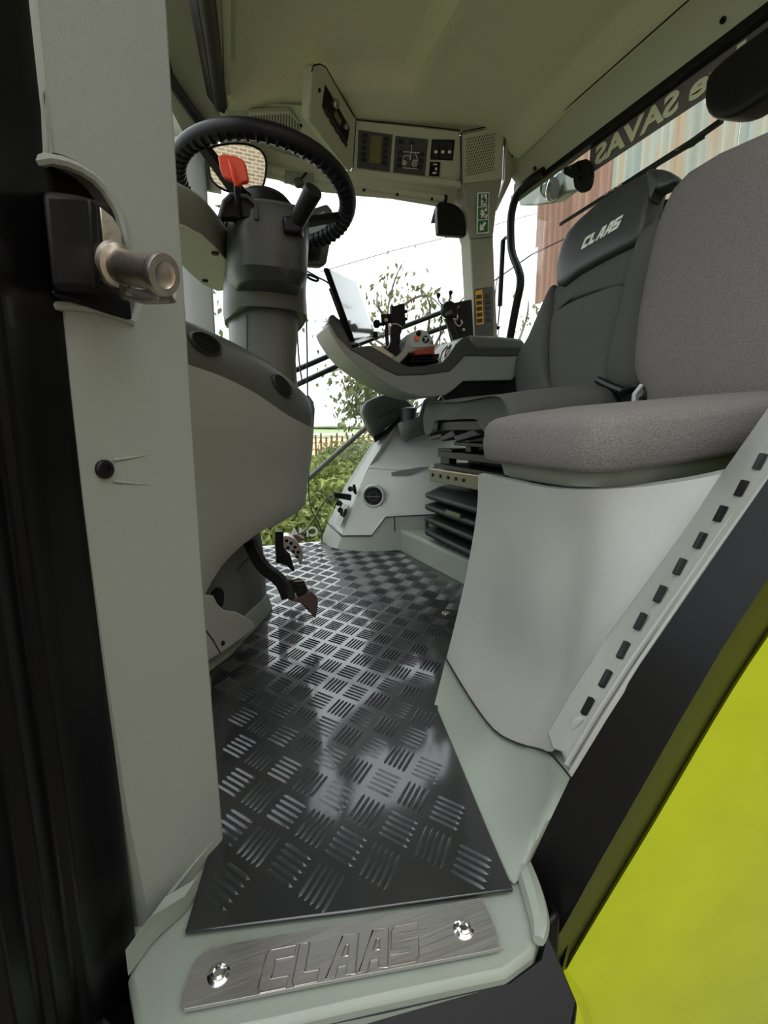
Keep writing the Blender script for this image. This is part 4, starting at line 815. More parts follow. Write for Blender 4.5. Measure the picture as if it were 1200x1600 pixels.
part('chain', G().tube(ats([(690, 494, 1.92), (688, 515, 1.92), (687, 540, 1.9)]), .0025, 6), 'black', t)
part('stalk', G().tube(ats([(701, 496, 1.95), (706, 512, 1.95), (712, 530, 1.95)]), [.02, .017, .014], 8), 'black', t)
t = thing('rear_control_box', 'black rounded box wedged against the front of the grey pillar', 'box', at(722, 520, Y=2.0))
part('box', G().prism(ats([(706, 480), (709, 473), (722, 470), (738, 467), (741, 530), (714, 534), (708, 510)], Y=1.985), (0, .06, 0)), 'black', t, bevel=.006)
for P in ([(709, 484), (714, 482), (718, 478)], [(711, 487), (715, 494), (713, 500), (709, 498)], [(709, 500), (716, 510), (722, 505), (720, 500)]): part('clip_wire', G().tube(cr1(ats(P, Y=1.975), 3), .0035, 6), 'zinc', t)
part('screw_head', G().disc(at(724, 515, Y=1.982), (0, -1, 0), .007), 'zinc', t)

# ================================================================ OVERHEAD CONTROLS (front right)
t = thing('overhead_console', 'olive grey overhead console with radio, keypads and switches', 'overhead console', at(620, 280, Y=2.0)); oc = t
fr = [at(555, 188, Y=1.885), at(719, 206, Y=1.87), at(721, 286, Y=1.955), at(552, 266, Y=1.985)]
fn = ((fr[1]-fr[0]).cross(fr[3]-fr[0])).normalized(); fn = fn if fn.dot(fr[0]-CAM) < 0 else -fn; PO = (fr[0], fn)
part('face', G().prism(ats([(555, 188), (719, 206), (721, 286), (552, 266)], pl=PO), -fn*.05), 'over', t, bevel=.004, seg=3)
part('chin', G().sheet([ats([(551, 264, 1.982), (721, 284, 1.955)]), ats([(547, 271, 1.985), (721, 292, 1.96)]), ats([(548, 276, 2.0), (720, 296, 1.975)])], (0, .04, .02)), 'over', t)
part('seam', G().tube(ats([(557, 187), (640, 195), (719, 204)], pl=(PO[0]+fn*.001, fn)), .0022, 6), 'black', t); part('seam', G().tube(ats([(556, 190), (551, 266)], pl=(PO[0]+fn*.001, fn)), .0022, 6), 'black', t)
def on(pts, off=.002): return ats(pts, pl=(PO[0]+fn*off, fn))
def tile(nm, pts, mt, off=.002, th=.004, par=None, label=None, bev=.0015): return part(nm, G().prism(on(pts, off+0), -fn*th), mt, par or oc, label, bevel=bev)
k1 = tile('keypad', [(560.5, 203), (614, 211), (609, 269), (558, 262.5)], 'panel', .003)
tile('display', [(580, 211), (597, 213.5), (594, 256), (577, 254)], 'lcd', .0045, .003, k1, 'dull amber display', 0)
for x, y in ((570.5, 212), (569.5, 221.5), (569, 231.5), (568.5, 241), (568, 250), (604, 217.5), (603, 227), (602, 236), (601.5, 245.5), (601, 255)):
    tile('key', [(x-4, y-3.6), (x+4.2, y-3), (x+3.8, y+3.6), (x-4.2, y+3)], 'key', .006, .003, k1)
k2 = tile('keypad', [(618, 212.5), (669.5, 218), (664, 275), (614.5, 269.5)], 'panel', .003)
for x, y in ((627, 221.5), (644, 223), (625.5, 238.5), (625, 249), (624, 258.5), (659, 241), (658, 251.5), (656.5, 260.5)):
    tile('key', [(x-4, y-3.2), (x+4.2, y-2.8), (x+3.8, y+3.4), (x-4.2, y+3)], 'key', .006, .003, k2)
def line(P, par, mt='white', r=.0011, off=.0075): return part('pictogram_line', G().tube(on(P, off), r, 5), mt, par)
line([(630, 237), (656, 239)], k2); line([(643, 226), (642.6, 236)], k2)
line([(641, 250), (642, 237.5), (649, 238.5), (651, 246), (653, 251)], k2); line([(629, 252), (631, 244), (640, 243), (641, 250)], k2); line([(629, 262), (652, 264)], k2)
for x, y, r in ((632, 254.5, .0075), (648, 255, .0105)): part('pictogram_line', G().ring(on([(x, y)], .0075)[0], fn, r, .0012, 18, 5), 'white', k2); part('pictogram_line', G().ring(on([(x, y)], .0075)[0], fn, r*.45, .001, 12, 5), 'white', k2)
k3 = tile('switch_block', [(675, 218), (711, 218.5), (708, 251), (672.5, 249.5)], 'black', .004)
for x in (681, 692, 702.5):
    tile('rocker_switch', [(x-5, 220.5), (x+4.8, 221), (x+4, 248), (x-5.4, 247.5)], 'key', .007, .004, k3); tile('mark', [(x-2.2, 235.3), (x+2.5, 235.3), (x+2.2, 239.6), (x-2.4, 239.4)], 'white', .0085, .002, k3, bev=0)
k4 = tile('toggle_switch', [(672, 253), (688.5, 253.5), (686.5, 276), (670.5, 275)], 'black', .004)
tile('mark', [(677, 256), (683, 256), (683, 258), (677, 258)], 'white', .0055, .002, k4, bev=0); tile('mark', [(676, 269), (682, 269), (682, 271.5), (676, 271.5)], 'white', .0055, .002, k4, bev=0); tile('mark', [(680, 262), (683, 262), (683, 266), (680, 266)], 'white', .0055, .002, k4, bev=0)
part('badge', G().prism(cr1(on([(703, 277), (709, 272), (717, 274), (717, 280), (709, 284), (703, 282)], .003), 3, True), -fn*.006), 'over', oc, bevel=.002)
# radio pod
rq = [at(487, 110, Y=1.66), at(493, 101, Y=1.66), at(507, 105, Y=1.67), at(520, 124, Y=1.73), at(556, 187, Y=1.88), at(551, 264, Y=1.955), at(546, 266, Y=1.95), at(483, 182, Y=1.72)]
rp_ = sum(rq, Vector())/8; rn = ((rq[4]-rq[0]).cross(rq[7]-rq[0])).normalized(); rn = rn if rn.dot(rp_-CAM) < 0 else -rn; PR = (rp_, rn)
rq2 = ats([(487, 110), (490, 103), (500, 101), (508, 106), (524, 132), (556, 187), (552, 262), (548, 267), (530, 248), (483, 184)], pl=PR)
part('radio_pod', G().prism(rq2, -rn*.035), 'over', t, bevel=.006, seg=3)
rdp = lambda pts, off: ats(pts, pl=(rp_+rn*off, rn))
rd = part('radio', G().prism(rdp([(509, 132), (547, 199), (542, 231), (504, 167)], .003), -rn*.02), 'black', t, bevel=.002)
for x, y, r in ((522, 162, .013), (538, 197, .009)): part('radio_knob', G().lathe(rdp([(x, y)], .002)[0], rn, [(r, 0), (r, .012), (r*.85, .015), (.0005, .015)], 18), 'steel', rd)
part('radio_display', G().prism(rdp([(525, 172), (534, 188), (531, 197), (522, 181)], .004), -rn*.003), 'lcd', rd, 'dim radio display')
for k in range(4): part('radio_key', G().prism(rdp([(509+k*8, 172+k*13.4), (514+k*8, 180.5+k*13.4), (513+k*8, 184+k*13.4), (508+k*8, 175.5+k*13.4)], .005), -rn*.004), 'key', rd)
part('cassette_slot', G().tube(rdp([(507, 167), (543, 226)], .004), .0018, 6), 'panel', rd); part('seam', G().tube(rdp([(482, 186), (547, 270)], .0), .002, 6), 'over', t)
part('seam', G().tube(ats([(487, 112), (490, 102), (500, 100), (509, 105), (524, 131), (557, 187)], pl=(rp_-rn*.001, rn)), .002, 6), 'black', t)
part('hole', G().disc(rdp([(499, 141)], .001)[0], rn, .006, .002, 10), 'black', t)
# speaker grille on the pillar head
t = thing('speaker_grille', 'perforated grey speaker grille at the head of the rear right pillar', 'speaker', at(755, 280, Y=1.95))
sa = [at(724, 210, Y=1.866), at(787, 197, Y=1.866), at(785, 280, Y=1.946), at(725, 287, Y=1.946)]; sn = ((sa[1]-sa[0]).cross(sa[3]-sa[0])).normalized(); sn = sn if sn.dot(sa[0]-CAM) < 0 else -sn
part('panel', G().prism(ats([(724, 210), (787, 197), (785, 280), (725, 287)], pl=(sa[0], sn)), -sn*.012), 'over', t, bevel=.003); PS = (sa[0]+sn*.0012, sn); g = G()
c0, cx, cy = at(729.5, 218, pl=PS), at(773, 209.5, pl=PS), at(730, 274, pl=PS)
for i in range(12):
    for j in range(13):
        if (j % 2) and i == 11: continue
        q = c0+(cx-c0)*((i+.5*(j % 2))/11)+(cy-c0)*(j/12); g.prism([q+(cx-c0)*.02+(cy-c0)*.0, q+(cx-c0)*.012-(cy-c0)*.032, q-(cx-c0)*.02, q-(cx-c0)*.012+(cy-c0)*.032], -sn*.003)
o = part('perforation', g, 'black', t, smooth=0); o['kind'] = 'stuff'
part('seam', G().tube(ats([(721, 288), (720, 208), (724, 205.5), (770, 196), (787, 194), (790, 200), (788, 240), (786, 282)], pl=(sa[0]+sn*.001, sn)), .0022, 6), 'black', t)
# emergency exit sticker
t = thing('exit_sticker', 'green and white emergency exit sticker on the rear right pillar', 'sticker', at(755, 365, Y=2.0))
PE = (at(737, 300, Y=1.965), None); ea, eb, ec_, ed = at(745.5, 301, Y=1.966), at(764, 300, Y=1.966), at(762.5, 364, Y=2.012), at(744.5, 366, Y=2.012)
en = ((eb-ea).cross(ed-ea)).normalized(); en = en if en.dot(ea-CAM) < 0 else -en
part('backing', G().prism([ea+en*.004, eb+en*.004, ec_+en*.004, ed+en*.004], -en*.006), 'white', t, smooth=0)
def es(x, y, off): return ea+(eb-ea)*x+(ed-ea)*y+((ec_-ed)-(eb-ea))*x*y+en*off
def eq(nm, pts, mt, off): return part(nm, G().prism([es(x, y, off) for x, y in pts], -en*.0008), mt, t, smooth=0)
for y0, y1 in ((.03, .335), (.355, .65), (.67, .97)): eq('green_field', [(.07, y0), (.93, y0), (.93, y1), (.07, y1)], 'green', .0046)
eq('figure', [(.28, .05), (.78, .05), (.78, .32), (.28, .32)], 'white', .0052)
for P in ([(.42, .07), (.52, .06), (.54, .09), (.46, .11)], [(.36, .13), (.58, .10), (.62, .18), (.5, .21)], [(.3, .17), (.36, .13), (.42, .15), (.34, .2)], [(.58, .12), (.72, .19), (.69, .21), (.56, .16)], [(.5, .2), (.62, .18), (.74, .27), (.68, .28)], [(.5, .2), (.58, .21), (.44, .31), (.36, .3)]): eq('figure', P, 'green', .0058)
eq('figure', [(.2, .42), (.34, .44), (.38, .37), (.46, .45), (.62, .40), (.54, .49), (.74, .52), (.56, .54), (.6, .62), (.46, .57), (.3, .63), (.36, .54), (.16, .52), (.34, .49)], 'white', .0052)
eq('figure', [(.6, .39), (.82, .38), (.82, .45), (.7, .47)], 'white', .0054); eq('figure', [(.66, .56), (.86, .52), (.84, .62), (.7, .64)], 'white', .0054)
eq('arrow', [(.22, .92), (.24, .74), (.36, .80), (.66, .70), (.76, .76), (.52, .85), (.62, .91)], 'white', .0052)
g = G().tube(ats([(735, 373, 2.018), (771, 370, 2.018)]), .0016, 6); struct('trim_25', g, 'dark')
# button panel on the pillar
t = thing('pillar_button_panel', 'dark panel with an amber bordered row of buttons on the rear pillar', 'button panel', at(758, 525, Y=2.03))
ba = (at(740, 450, Y=2.033), V(-.1, -1, .03).normalized()); bo_ = lambda P, o: ats(P, pl=(ba[0]+ba[1]*o, ba[1]))
pb = part('panel', G().prism(bo_([(740, 455), (744, 451), (769, 447), (770.5, 450), (771.5, 526), (742.5, 526)], .004), -ba[1]*.012), 'panel', t, bevel=.002)
ya = part('amber_strip', G().prism(bo_([(742.5, 455), (753.5, 452.5), (756, 506), (744.5, 508)], .006), -ba[1]*.004), 'yellow', t, 'amber strip around the buttons')
for k in range(5):
    y = 464+k*9.3; part('button', G().prism(bo_([(744.3+k*.35, y-3), (752.6+k*.35, y-4.2), (753+k*.35, y+1.8), (744.6+k*.35, y+3)], .009), -ba[1]*.005), 'key', ya, bevel=.001); part('button', G().prism(bo_([(758.5+k*.3, y-5), (765.5+k*.3, y-5.6), (765.8+k*.3, y+.4), (758.8+k*.3, y+1)], .007), -ba[1]*.005), 'key', pb, bevel=.001)
# long blind box, front blind, grille and bracket
t = thing('side_window_blind', 'olive roller blind tube along the top of the right window', 'blind', at(560, 305, Y=2.02))
a, b = at(340, 250, Y=2.04), at(692, 311, Y=2.03); part('tube', G().cyl(a, b, .0155, n=16), 'over', t); part('pull_bar', G().prism([a-V(0, 0, .012), b-V(0, 0, .012), b-V(0, 0, .030), a-V(0, 0, .030)], (0, .01, 0)), 'over', t, bevel=.002)
part('end_cap', G().cyl(b, b+(b-a).normalized()*.014, .018, n=16), 'black', t)
for px, py in ((569, 297), (621, 304), (675, 311)): part('clip', G().disc(at(px, py, Y=2.012), (0, -1, -.3), .006, .003, 10), 'black', t)
t = thing('front_blind', 'black roller sunblind along the front edge of the headliner', 'blind', at(345, 165, Y=1.95))
a, b = at(345, 166, Y=1.80), at(318, -40, Y=1.25); part('roller', G().cyl(a, b+(b-a)*1.2, .020, n=16), 'mattb', t); part('cassette', G().prism([a+V(-.02, 0, -.004), b+(b-a)*1.2+V(-.02, 0, -.004), b+(b-a)*1.2+V(-.05, 0, .02), a+V(-.04, 0, .02)], (0, 0, .02)), 'mattb', t, bevel=.003)
part('hook', G().tube(ats([(336, 160, 1.79), (338, 172, 1.80), (342, 176, 1.80)]), .005, 6), 'olive', t)
t = thing('blind_rail', 'slim grey rail with fixing holes beside the black front blind', 'rail', at(352, 160, Y=1.93))
a, b = at(350, 150, Y=1.79), at(344, -40, Y=1.27); part('rail', G().prism([a, b+(b-a), b+(b-a)+V(.024, 0, .006), a+V(.022, 0, .006)], (0, 0, .02)), 'over', t, bevel=.004)
part('end_lug', G().disc(at(350, 160, Y=1.80), (.2, -.5, -1), .016, .008, 18), 'over', t); part('hole', G().disc(at(352, 20, Y=1.42), (.2, -.4, -1), .006, .003), 'black', t)
for px, py in ((347.5, 159), (349, 173)): part('hole', G().disc(at(px, py, Y=1.785), (.2, -.5, -1), .006, .004), 'black', t)
part('end_lug', G().disc(at(349, 174, Y=1.80), (.2, -.5, -1), .014, .008, 18), 'over', t)
t = thing('roof_vent_grille', 'slotted sage air grille in the headliner above the wheel', 'grille', at(440, 200, Y=1.95))
ga = [at(389, 177, Y=1.915), at(452, 173, Y=1.885), at(490, 214, Y=1.945), at(484, 222, Y=1.96), at(388, 205, Y=1.975)]; gn = ((ga[1]-ga[0]).cross(ga[4]-ga[0])).normalized(); gn = gn if gn.dot(ga[0]-CAM) < 0 else -gn
go = lambda P, o: ats(P, pl=(ga[0]+gn*(o+.012), gn))
part('frame', G().prism(go([(389, 177), (452, 173), (486, 208), (484, 216), (388, 200)], 0), -gn*.02), 'over', t, bevel=.004)
for k in range(20):
    x = 394+k*4.4; y0 = 181-k*.18 if k < 13 else 180+(k-13)*4.2; part('slot', G().prism(go([(x, y0), (x+2.2, y0), (x+1.4, 199+k*.75), (x-.8, 199+k*.75)], .001), -gn*.002), 'dark', t, smooth=0)
screw(t, go([(470, 196)], .001)[0], gn, .005)
t = thing('wiper_bracket', 'small pale metal bracket hanging under the side beam', 'bracket', at(468, 285, Y=2.0))
part('plate', G().prism(ats([(446, 265), (490, 271), (488, 292), (444, 285)], Y=2.015), (0, .01, 0)), 'sage', t, bevel=.002); part('boss', G().lathe(at(466, 286, Y=2.005), (0, -1, -.3), [(.018, 0), (.018, .012), (.012, .016), (.0005, .016)], 18), 'char', t); part('latch', G().prism(ats([(470, 277), (478, 268), (480, 270), (473, 279)], Y=2.008), (0, .005, 0)), 'black', t)

# ================================================================ REAR WINDOW FITTINGS
t = thing('window_handle_bar', 'black tubular frame bar down the right edge of the back window', 'bar', at(800, 520, X=1.40))
part('bar', G().tube(cr1(ats([(850, 268), (826, 284), (808, 304), (799, 335), (798, 372), (801, 398), (811, 424), (813, 445), (806, 480), (797, 528), (792, 560)], X=1.385), 4), .018, 12), 'black', t)
part('bracket', G().tube(ats([(799, 372), (790, 371), (785, 377)], X=1.38), .008, 8), 'black', t)
t = thing('gas_strut', 'slim black gas strut between the pillar and the window bar', 'strut', at(778, 510, X=1.36))
part('cylinder', G().cyl(at(786, 376, X=1.37), at(781, 478, X=1.36), .0115), 'black', t); part('rod', G().cyl(at(781, 478, X=1.36), at(778, 508, X=1.36), .0035), 'black', t); part('end_joint', G().ball(at(778, 512, X=1.36), .010), 'black', t)
part('cable', G().tube(cr1(ats([(779, 432), (775, 445), (773, 480), (774, 500), (779, 517), (777, 527)], X=1.36), 3), .0028, 6), 'black', t)
t = thing('hinge_bracket', 'black cast hinge bracket at the top of the back window', 'bracket', at(902, 290, X=1.39))
part('leaf', G().prism(cr1(ats([(892, 258), (915, 248), (925, 262), (924, 285), (918, 297), (906, 301), (897, 293), (895, 276)], X=1.385), 2, True), (.012, 0, 0)), 'black', t, bevel=.003)
part('arm', G().prism(ats([(880, 262), (900, 254), (904, 268), (892, 278), (880, 272)], X=1.38), (.02, 0, 0)), 'black', t, bevel=.003)
for px, py in ((905, 260), (906, 279)): part('bolt', G().disc(at(px, py, X=1.382), (-1, 0, 0), .007, .004, 12), 'paint', t)
part('bright_bolt', G().disc(at(891, 262, X=1.378), (-1, 0, 0), .004, .004, 10), 'steel', t)
t = thing('window_sun_strip', 'dark tinted strip with mirrored pale lettering along the back window top', 'strip', V(1.40, 1.3, 1.47))
s0, s1, s2, s3 = at(922, 240, X=1.418), at(1290, -32, X=1.418), at(1290, 22, X=1.418), at(922, 276, X=1.418); zt, zb = 1.56, (at(925, 272, X=1.418).z+at(1100, 152, X=1.418).z)/2
part('film', G().prism([V(1.418, s0.y, zt), V(1.418, .42, zt), V(1.418, .42, zb), V(1.418, s0.y, zb)], (.001, 0, 0)), 'strip', t, smooth=0)
def strip_text(txt, px0, py0, px1, py1, size):
    a, b = at(px0, py0, X=1.414), at(px1, py1, X=1.414); c = (a+b)/2
    g = text_geo(txt, V(1.415, c.y, (zt+zb)/2-.006), V(0, 1, 0), V(0, 0, 1), size, .0012, 0, .035, 1.0)
    ys = [p.y for p in g.v]; k = abs(a.y-b.y)/(max(ys)-min(ys)); g.v = [V(p.x, c.y+(p.y-(max(ys)+min(ys))/2)*k, p.z) for p in g.v]; part('lettering', g, 'letter', t, smooth=0)
strip_text('SAVAS', 929, 252, 1060, 158, .086); strip_text('e', 1077, 140, 1110, 120, .086); strip_text('c', 1108, 112, 1150, 86, .086); strip_text('al', 1150, 82, 1210, 44, .086)
t = thing('wiper_motor', 'black rounded wiper motor cover at the top of the back window', 'wiper', V(1.39, .95, 1.36))
P = cr1(ats([(1107, 130), (1120, 108), (1160, 74), (1210, 38), (1290, -20), (1320, 40), (1290, 110), (1215, 148), (1160, 182), (1135, 188), (1116, 184), (1106, 168)], X=1.34), 2, True)
part('cover', G().pillow(P, (-1, 0, -.1), .07, .02, .7), 'black', t, smooth=60)
part('cover_ridge', G().tube(ats([(1118, 172, .99), (1205, 118, .85), (1270, 70, .77)]), .002, 6), 'black', t) if False else None
wa = [at(1128, 188, X=1.43), at(1080, 222, X=1.445), at(1000, 272, X=1.45), at(940, 310, X=1.45), at(875, 351, X=1.45)]
part('wiper_arm', slab(wa, (1, 0, 0), ([.007, .007, .005, .004, .003], .006)), 'black', t)
part('wiper_blade', slab([at(1100, 214, X=1.44), at(1040, 250, X=1.44), at(960, 300, X=1.44), at(895, 338, X=1.44)], (1, 0, 0), (.004, .004)), 'mattb', t)
for px, py in ((958, 300), (968, 293), (948, 306)): part('blade_clip', G().box(at(px, py, X=1.442), (.004, .010, .006)), 'steel', t, bevel=.001)
part('hose', G().tube(cr1(ats([(1095, 212), (1085, 226), (1068, 233), (1055, 236)], X=1.44), 3), .003, 6), 'black', t); part('hose', G().tube(cr1(ats([(1024, 262), (1023, 270), (1018, 276)], X=1.44), 3), .003, 6), 'black', t)
t = thing('rear_work_lamp', 'round bright work lamp under the roof overhang outside the back window', 'lamp', at(862, 300, X=1.62))
c = at(868, 290, X=1.62); part('lens', G().lathe(c, (.3, -.6, -.35), [(.060, -.03), (.062, 0), (.056, .012), (.03, .02), (.0005, .022)], 26), 'lens', t); part('bezel', G().ring(c, (.3, -.6, -.35), .062, .006, 28), 'chrome', t); part('body', G().lathe(c, (.3, -.6, -.35), [(.02, -.07), (.05, -.05), (.058, -.02)], 20), 'black', t)
g = G().prism(ats([(800, 292), (845, 280), (880, 270), (885, 300), (862, 318), (838, 322), (812, 322)], X=1.66), (.08, 0, .02)); solo('roof_overhang', g, 'sage', 'grey underside of the roof overhang behind the round lamp', 'roof', bevel=.01)
# dark corner housing over the right window
t = thing('corner_speaker', 'black rounded housing in the top rear corner of the right window', 'housing', at(705, 365, Y=2.09))
part('housing', G().prism(cr1(ats([(684, 320), (690, 315), (702, 316), (716, 322), (725, 334), (728, 348), (729, 366), (722, 369), (690, 366), (685, 362), (684, 345)], Y=2.015), 2, True), (0, .03, 0)), 'black', t, bevel=.004)
part('glass_flap', G().prism(ats([(673, 349), (679, 326), (684, 320), (684, 348)], Y=2.095), (0, .004, 0)), 'lens', t)
# lettering on the low glass, read from outside
t = thing('window_lettering', 'pale mirrored transfer lettering low on the right window glass', 'lettering', at(480, 835, Y=2.112))
a, b = at(452, 833, Y=2.112), at(498, 832, Y=2.112)
g = text_geo('CMA', (a+b)/2, V(-1, 0, 0), V(0, 0, 1), .060, .001, 0, .03, 1.0); part('letters', g, 'white', t, smooth=0)
# interior mirror beyond the wheel, aimed back through the door
mc = at(375, 262, Y=1.98); to_cam = (CAM-mc).normalized(); aim = (V(1.3, -4.6, 1.75)-mc).normalized(); mn = (to_cam+aim).normalized()
t = thing('rear_view_mirror', 'rounded rear view mirror behind the wheel reflecting a brick house', 'mirror', mc)
P = cr1(ats([(329, 236), (336, 229), (360, 225), (385, 226), (405, 234), (414, 248), (415, 265), (412, 285), (406, 294), (385, 300), (362, 300), (340, 290), (329, 275), (327, 255)], pl=(mc, mn)), 2, True)
part('glass', G().prism(P, -mn*.004), 'mirror', t, smooth=0); q = sum(P, Vector())/len(P)
part('shell', G().loft([[q+(p-q)*1.04 for p in P], [q+(p-q)*1.03-mn*.012 for p in P], [q+(p-q)*.8-mn*.03 for p in P]]), 'black', t) if False else part('rim', G().tube([q+(p-q)*1.02 for p in P], .004, 8, True), 'black', t)
part('shell', G().loft([[q+(p-q)*1.02-mn*.005 for p in P], [q+(p-q)*1.0-mn*.015 for p in P], [q+(p-q)*.75-mn*.03 for p in P]]), 'black', t)
part('stem', G().tube([q-mn*.02, q-mn*.05+V(-.02, .03, .03), V(-.01, 2.06, q.z+.10)], .008, 8), 'black', t)
# hanging leads behind the column
for k, (lb, pts) in enumerate((('thin black lead hanging from the display, left one', [(469, 420, 1.6), (466, 450, 1.62), (464, 500, 1.64), (467, 560, 1.66), (472, 595, 1.66)]),
        ('thin black lead hanging from the display, right one down to the floor', [(472, 420, 1.62), (478, 480, 1.68), (480, 560, 1.75), (481, 640, 1.85), (484, 700, 1.95), (482, 760, 2.0), (486, 795, 2.02), (497, 815, 2.04), (503, 838, 2.06), (502, 848, 2.06)]))):
    solo('hanging_lead', G().tube(cr1(ats(pts), 5), .0028, 6), 'wire', lb, 'cable')
solo('coiled_lead', G().tube(cr1(ats([(470, 424, 1.62), (478, 428, 1.62), (490, 432, 1.64), (497, 436, 1.64), (494, 439, 1.63), (482, 434, 1.62), (474, 425, 1.62), (468, 420, 1.6), (472, 416, 1.62)]), 5), .004, 6), 'black', 'looped black lead bunched under the instrument display', 'cable')

# ================================================================ OUTSIDE
# lime fender
fo = [(874, 1526, .403), (905, 1472, .401), (952, 1394, .394), (1018, 1285, .383), (1085, 1170, .374), (1140, 1078, .365), (1200, 987, .355), (1345, 782, .338)]
top_ = ats(fo)
for dv in (V(.16, .01, .16), V(.30, .02, .14), V(.40, .02, .06)): top_.append(top_[-1]+dv)
rows = [[p+V(.004, .0, -.002) for p in top_], [p+V(.012, -.006, -.010) for p in top_], [p+V(.10, -.02, -.12) for p in top_], [p+V(.30, -.02, -.40) for p in top_], [p+V(.55, .02, -.85) for p in top_]]
rows = [[r[0]+(r[0]-r[1])*1.0]+r for r in rows]
t = thing('rear_fender', 'glossy lime green rear fender below the door frame', 'fender', V(.7, .35, -.6))
part('panel', G().sheet(refine(rows, 2, 2), (.02, .03, -.01)), 'lime', t, smooth=50)
g = G().prism(ats([(857, 1545, .385), (874, 1530, .385), (905, 1580, .37), (925, 1640, .36), (868, 1640, .37)]), (.03, .03, -.01)); part('lower_edge', g, 'lime', t, bevel=.004)
g = G().prism([V(-.3, .42, -.62), V(1.2, .42, -.62), V(1.2, .9, -.62), V(-.3, .9, -.62)], (0, 0, .28)); solo('lower_frame', g, 'mattb', 'black tractor chassis below the door sill', 'chassis')
g = G().tube(ats([(840, 1590, .36), (852, 1572, .36), (866, 1590, .36), (880, 1640, .35)]), .012, 8); solo('chassis_hose', g, 'mattb', 'black hose below the corner of the door sill', 'hose')
# ground
def ground_mat():
    Mx = mat('field_ground', (150, 120, 84), .95); n = Mx.node_tree.nodes; l = Mx.node_tree.links.new; b = n['Principled BSDF']
    t_ = n.new('ShaderNodeTexCoord'); sx_ = n.new('ShaderNodeSeparateXYZ'); l(t_.outputs['Object'], sx_.inputs[0])
    q = n.new('ShaderNodeTexNoise'); q.inputs['Scale'].default_value = .35; q.inputs['Detail'].default_value = 6; l(t_.outputs['Object'], q.inputs['Vector'])
    ad = n.new('ShaderNodeMath'); ad.operation = 'MULTIPLY_ADD'; ad.inputs[1].default_value = 5; l(q.outputs[0], ad.inputs[0]); l(sx_.outputs[1], ad.inputs[2])
    mp = n.new('ShaderNodeMapRange'); mp.inputs[1].default_value = 0; mp.inputs[2].default_value = 400; l(ad.outputs[0], mp.inputs[0])
    r = n.new('ShaderNodeValToRGB'); E_ = r.color_ramp.elements; E_[0].position = 0; E_[0].color = lin((112, 108, 92)); E_[1].position = 1; E_[1].color = lin((120, 140, 90))
    for p_, c_ in ((.035, (104, 112, 66)), (.06, (104, 112, 66)), (.075, (196, 152, 108)), (.20, (200, 160, 118)), (.22, (118, 126, 84)), (.30, (128, 136, 96)), (.31, (206, 200, 182)), (.38, (206, 200, 182)), (.39, (130, 138, 100))):
        x = r.color_ramp.elements.new(p_); x.color = lin(c_)
    l(mp.outputs[0], r.inputs[0]); l(r.outputs[0], b.inputs['Base Color']); return Mx
ZG = -1.35
o = struct('ground', G().add([V(math.cos(a)*900, math.sin(a)*900, ZG) for a in [2*PI*k/48 for k in range(48)]], [tuple(range(48))]), ground_mat(), smooth=0)
# horizon trees
rnd = random.Random(3)
for k in range(10):
    az = math.radians(6+k*1.5+rnd.uniform(-.6, .6)); d = rnd.uniform(430, 520); c = V(math.sin(az)*d, math.cos(az)*d, ZG); h = rnd.choice((2.2, 2.6, 3, 3.4)) if k != 6 else 7.5; wd = rnd.uniform(12, 24) if k != 6 else 3.5
    g = G(); rg = []
    for j in range(6):
        s = math.sin(PI*min(1, (j+.35)/5.6)); rg.append([c+V(math.cos(a)*wd*s*rnd.uniform(.8, 1.2), math.sin(a)*6*s, h*j/5*rnd.uniform(.92, 1.05)) for a in [2*PI*i/12 for i in range(12)]])
    g.loft(rg); solo('far_tree', g, 'leaf2', 'hazy dark tree in the far treeline on the horizon' if k != 6 else 'small rounded tree standing above the far treeline', 'tree', 'trees on the horizon' if k != 6 else None, smooth=60)
# fence
t = thing('field_fence', 'rusty steel field fence with posts and rails beyond the bushes', 'fence', V(9, 33, ZG)); fp = []
for k in range(26):
    az = math.radians(9.5+k*.62); d = 30+2*math.sin(k*1.7); p = V(math.sin(az)*d, math.cos(az)*d, ZG); fp.append(p)
    part('post', G().box(p+V(0, 0, .62+.04*(k % 3)), (.05, .05, .70+.05*((k*7) % 3))), 'rust_rail', t)
for h in (.55, .95, 1.25): part('rail', G().tube([p+V(0, 0, h+.03*math.sin(i)) for i, p in enumerate(fp)], .025, 6), 'rust_rail', t)
for k in range(0, 24, 2): part('brace', G().tube([fp[k]+V(0, 0, .1), fp[k+1]+V(0, 0, 1.25)], .03, 6), 'rust_rail', t)
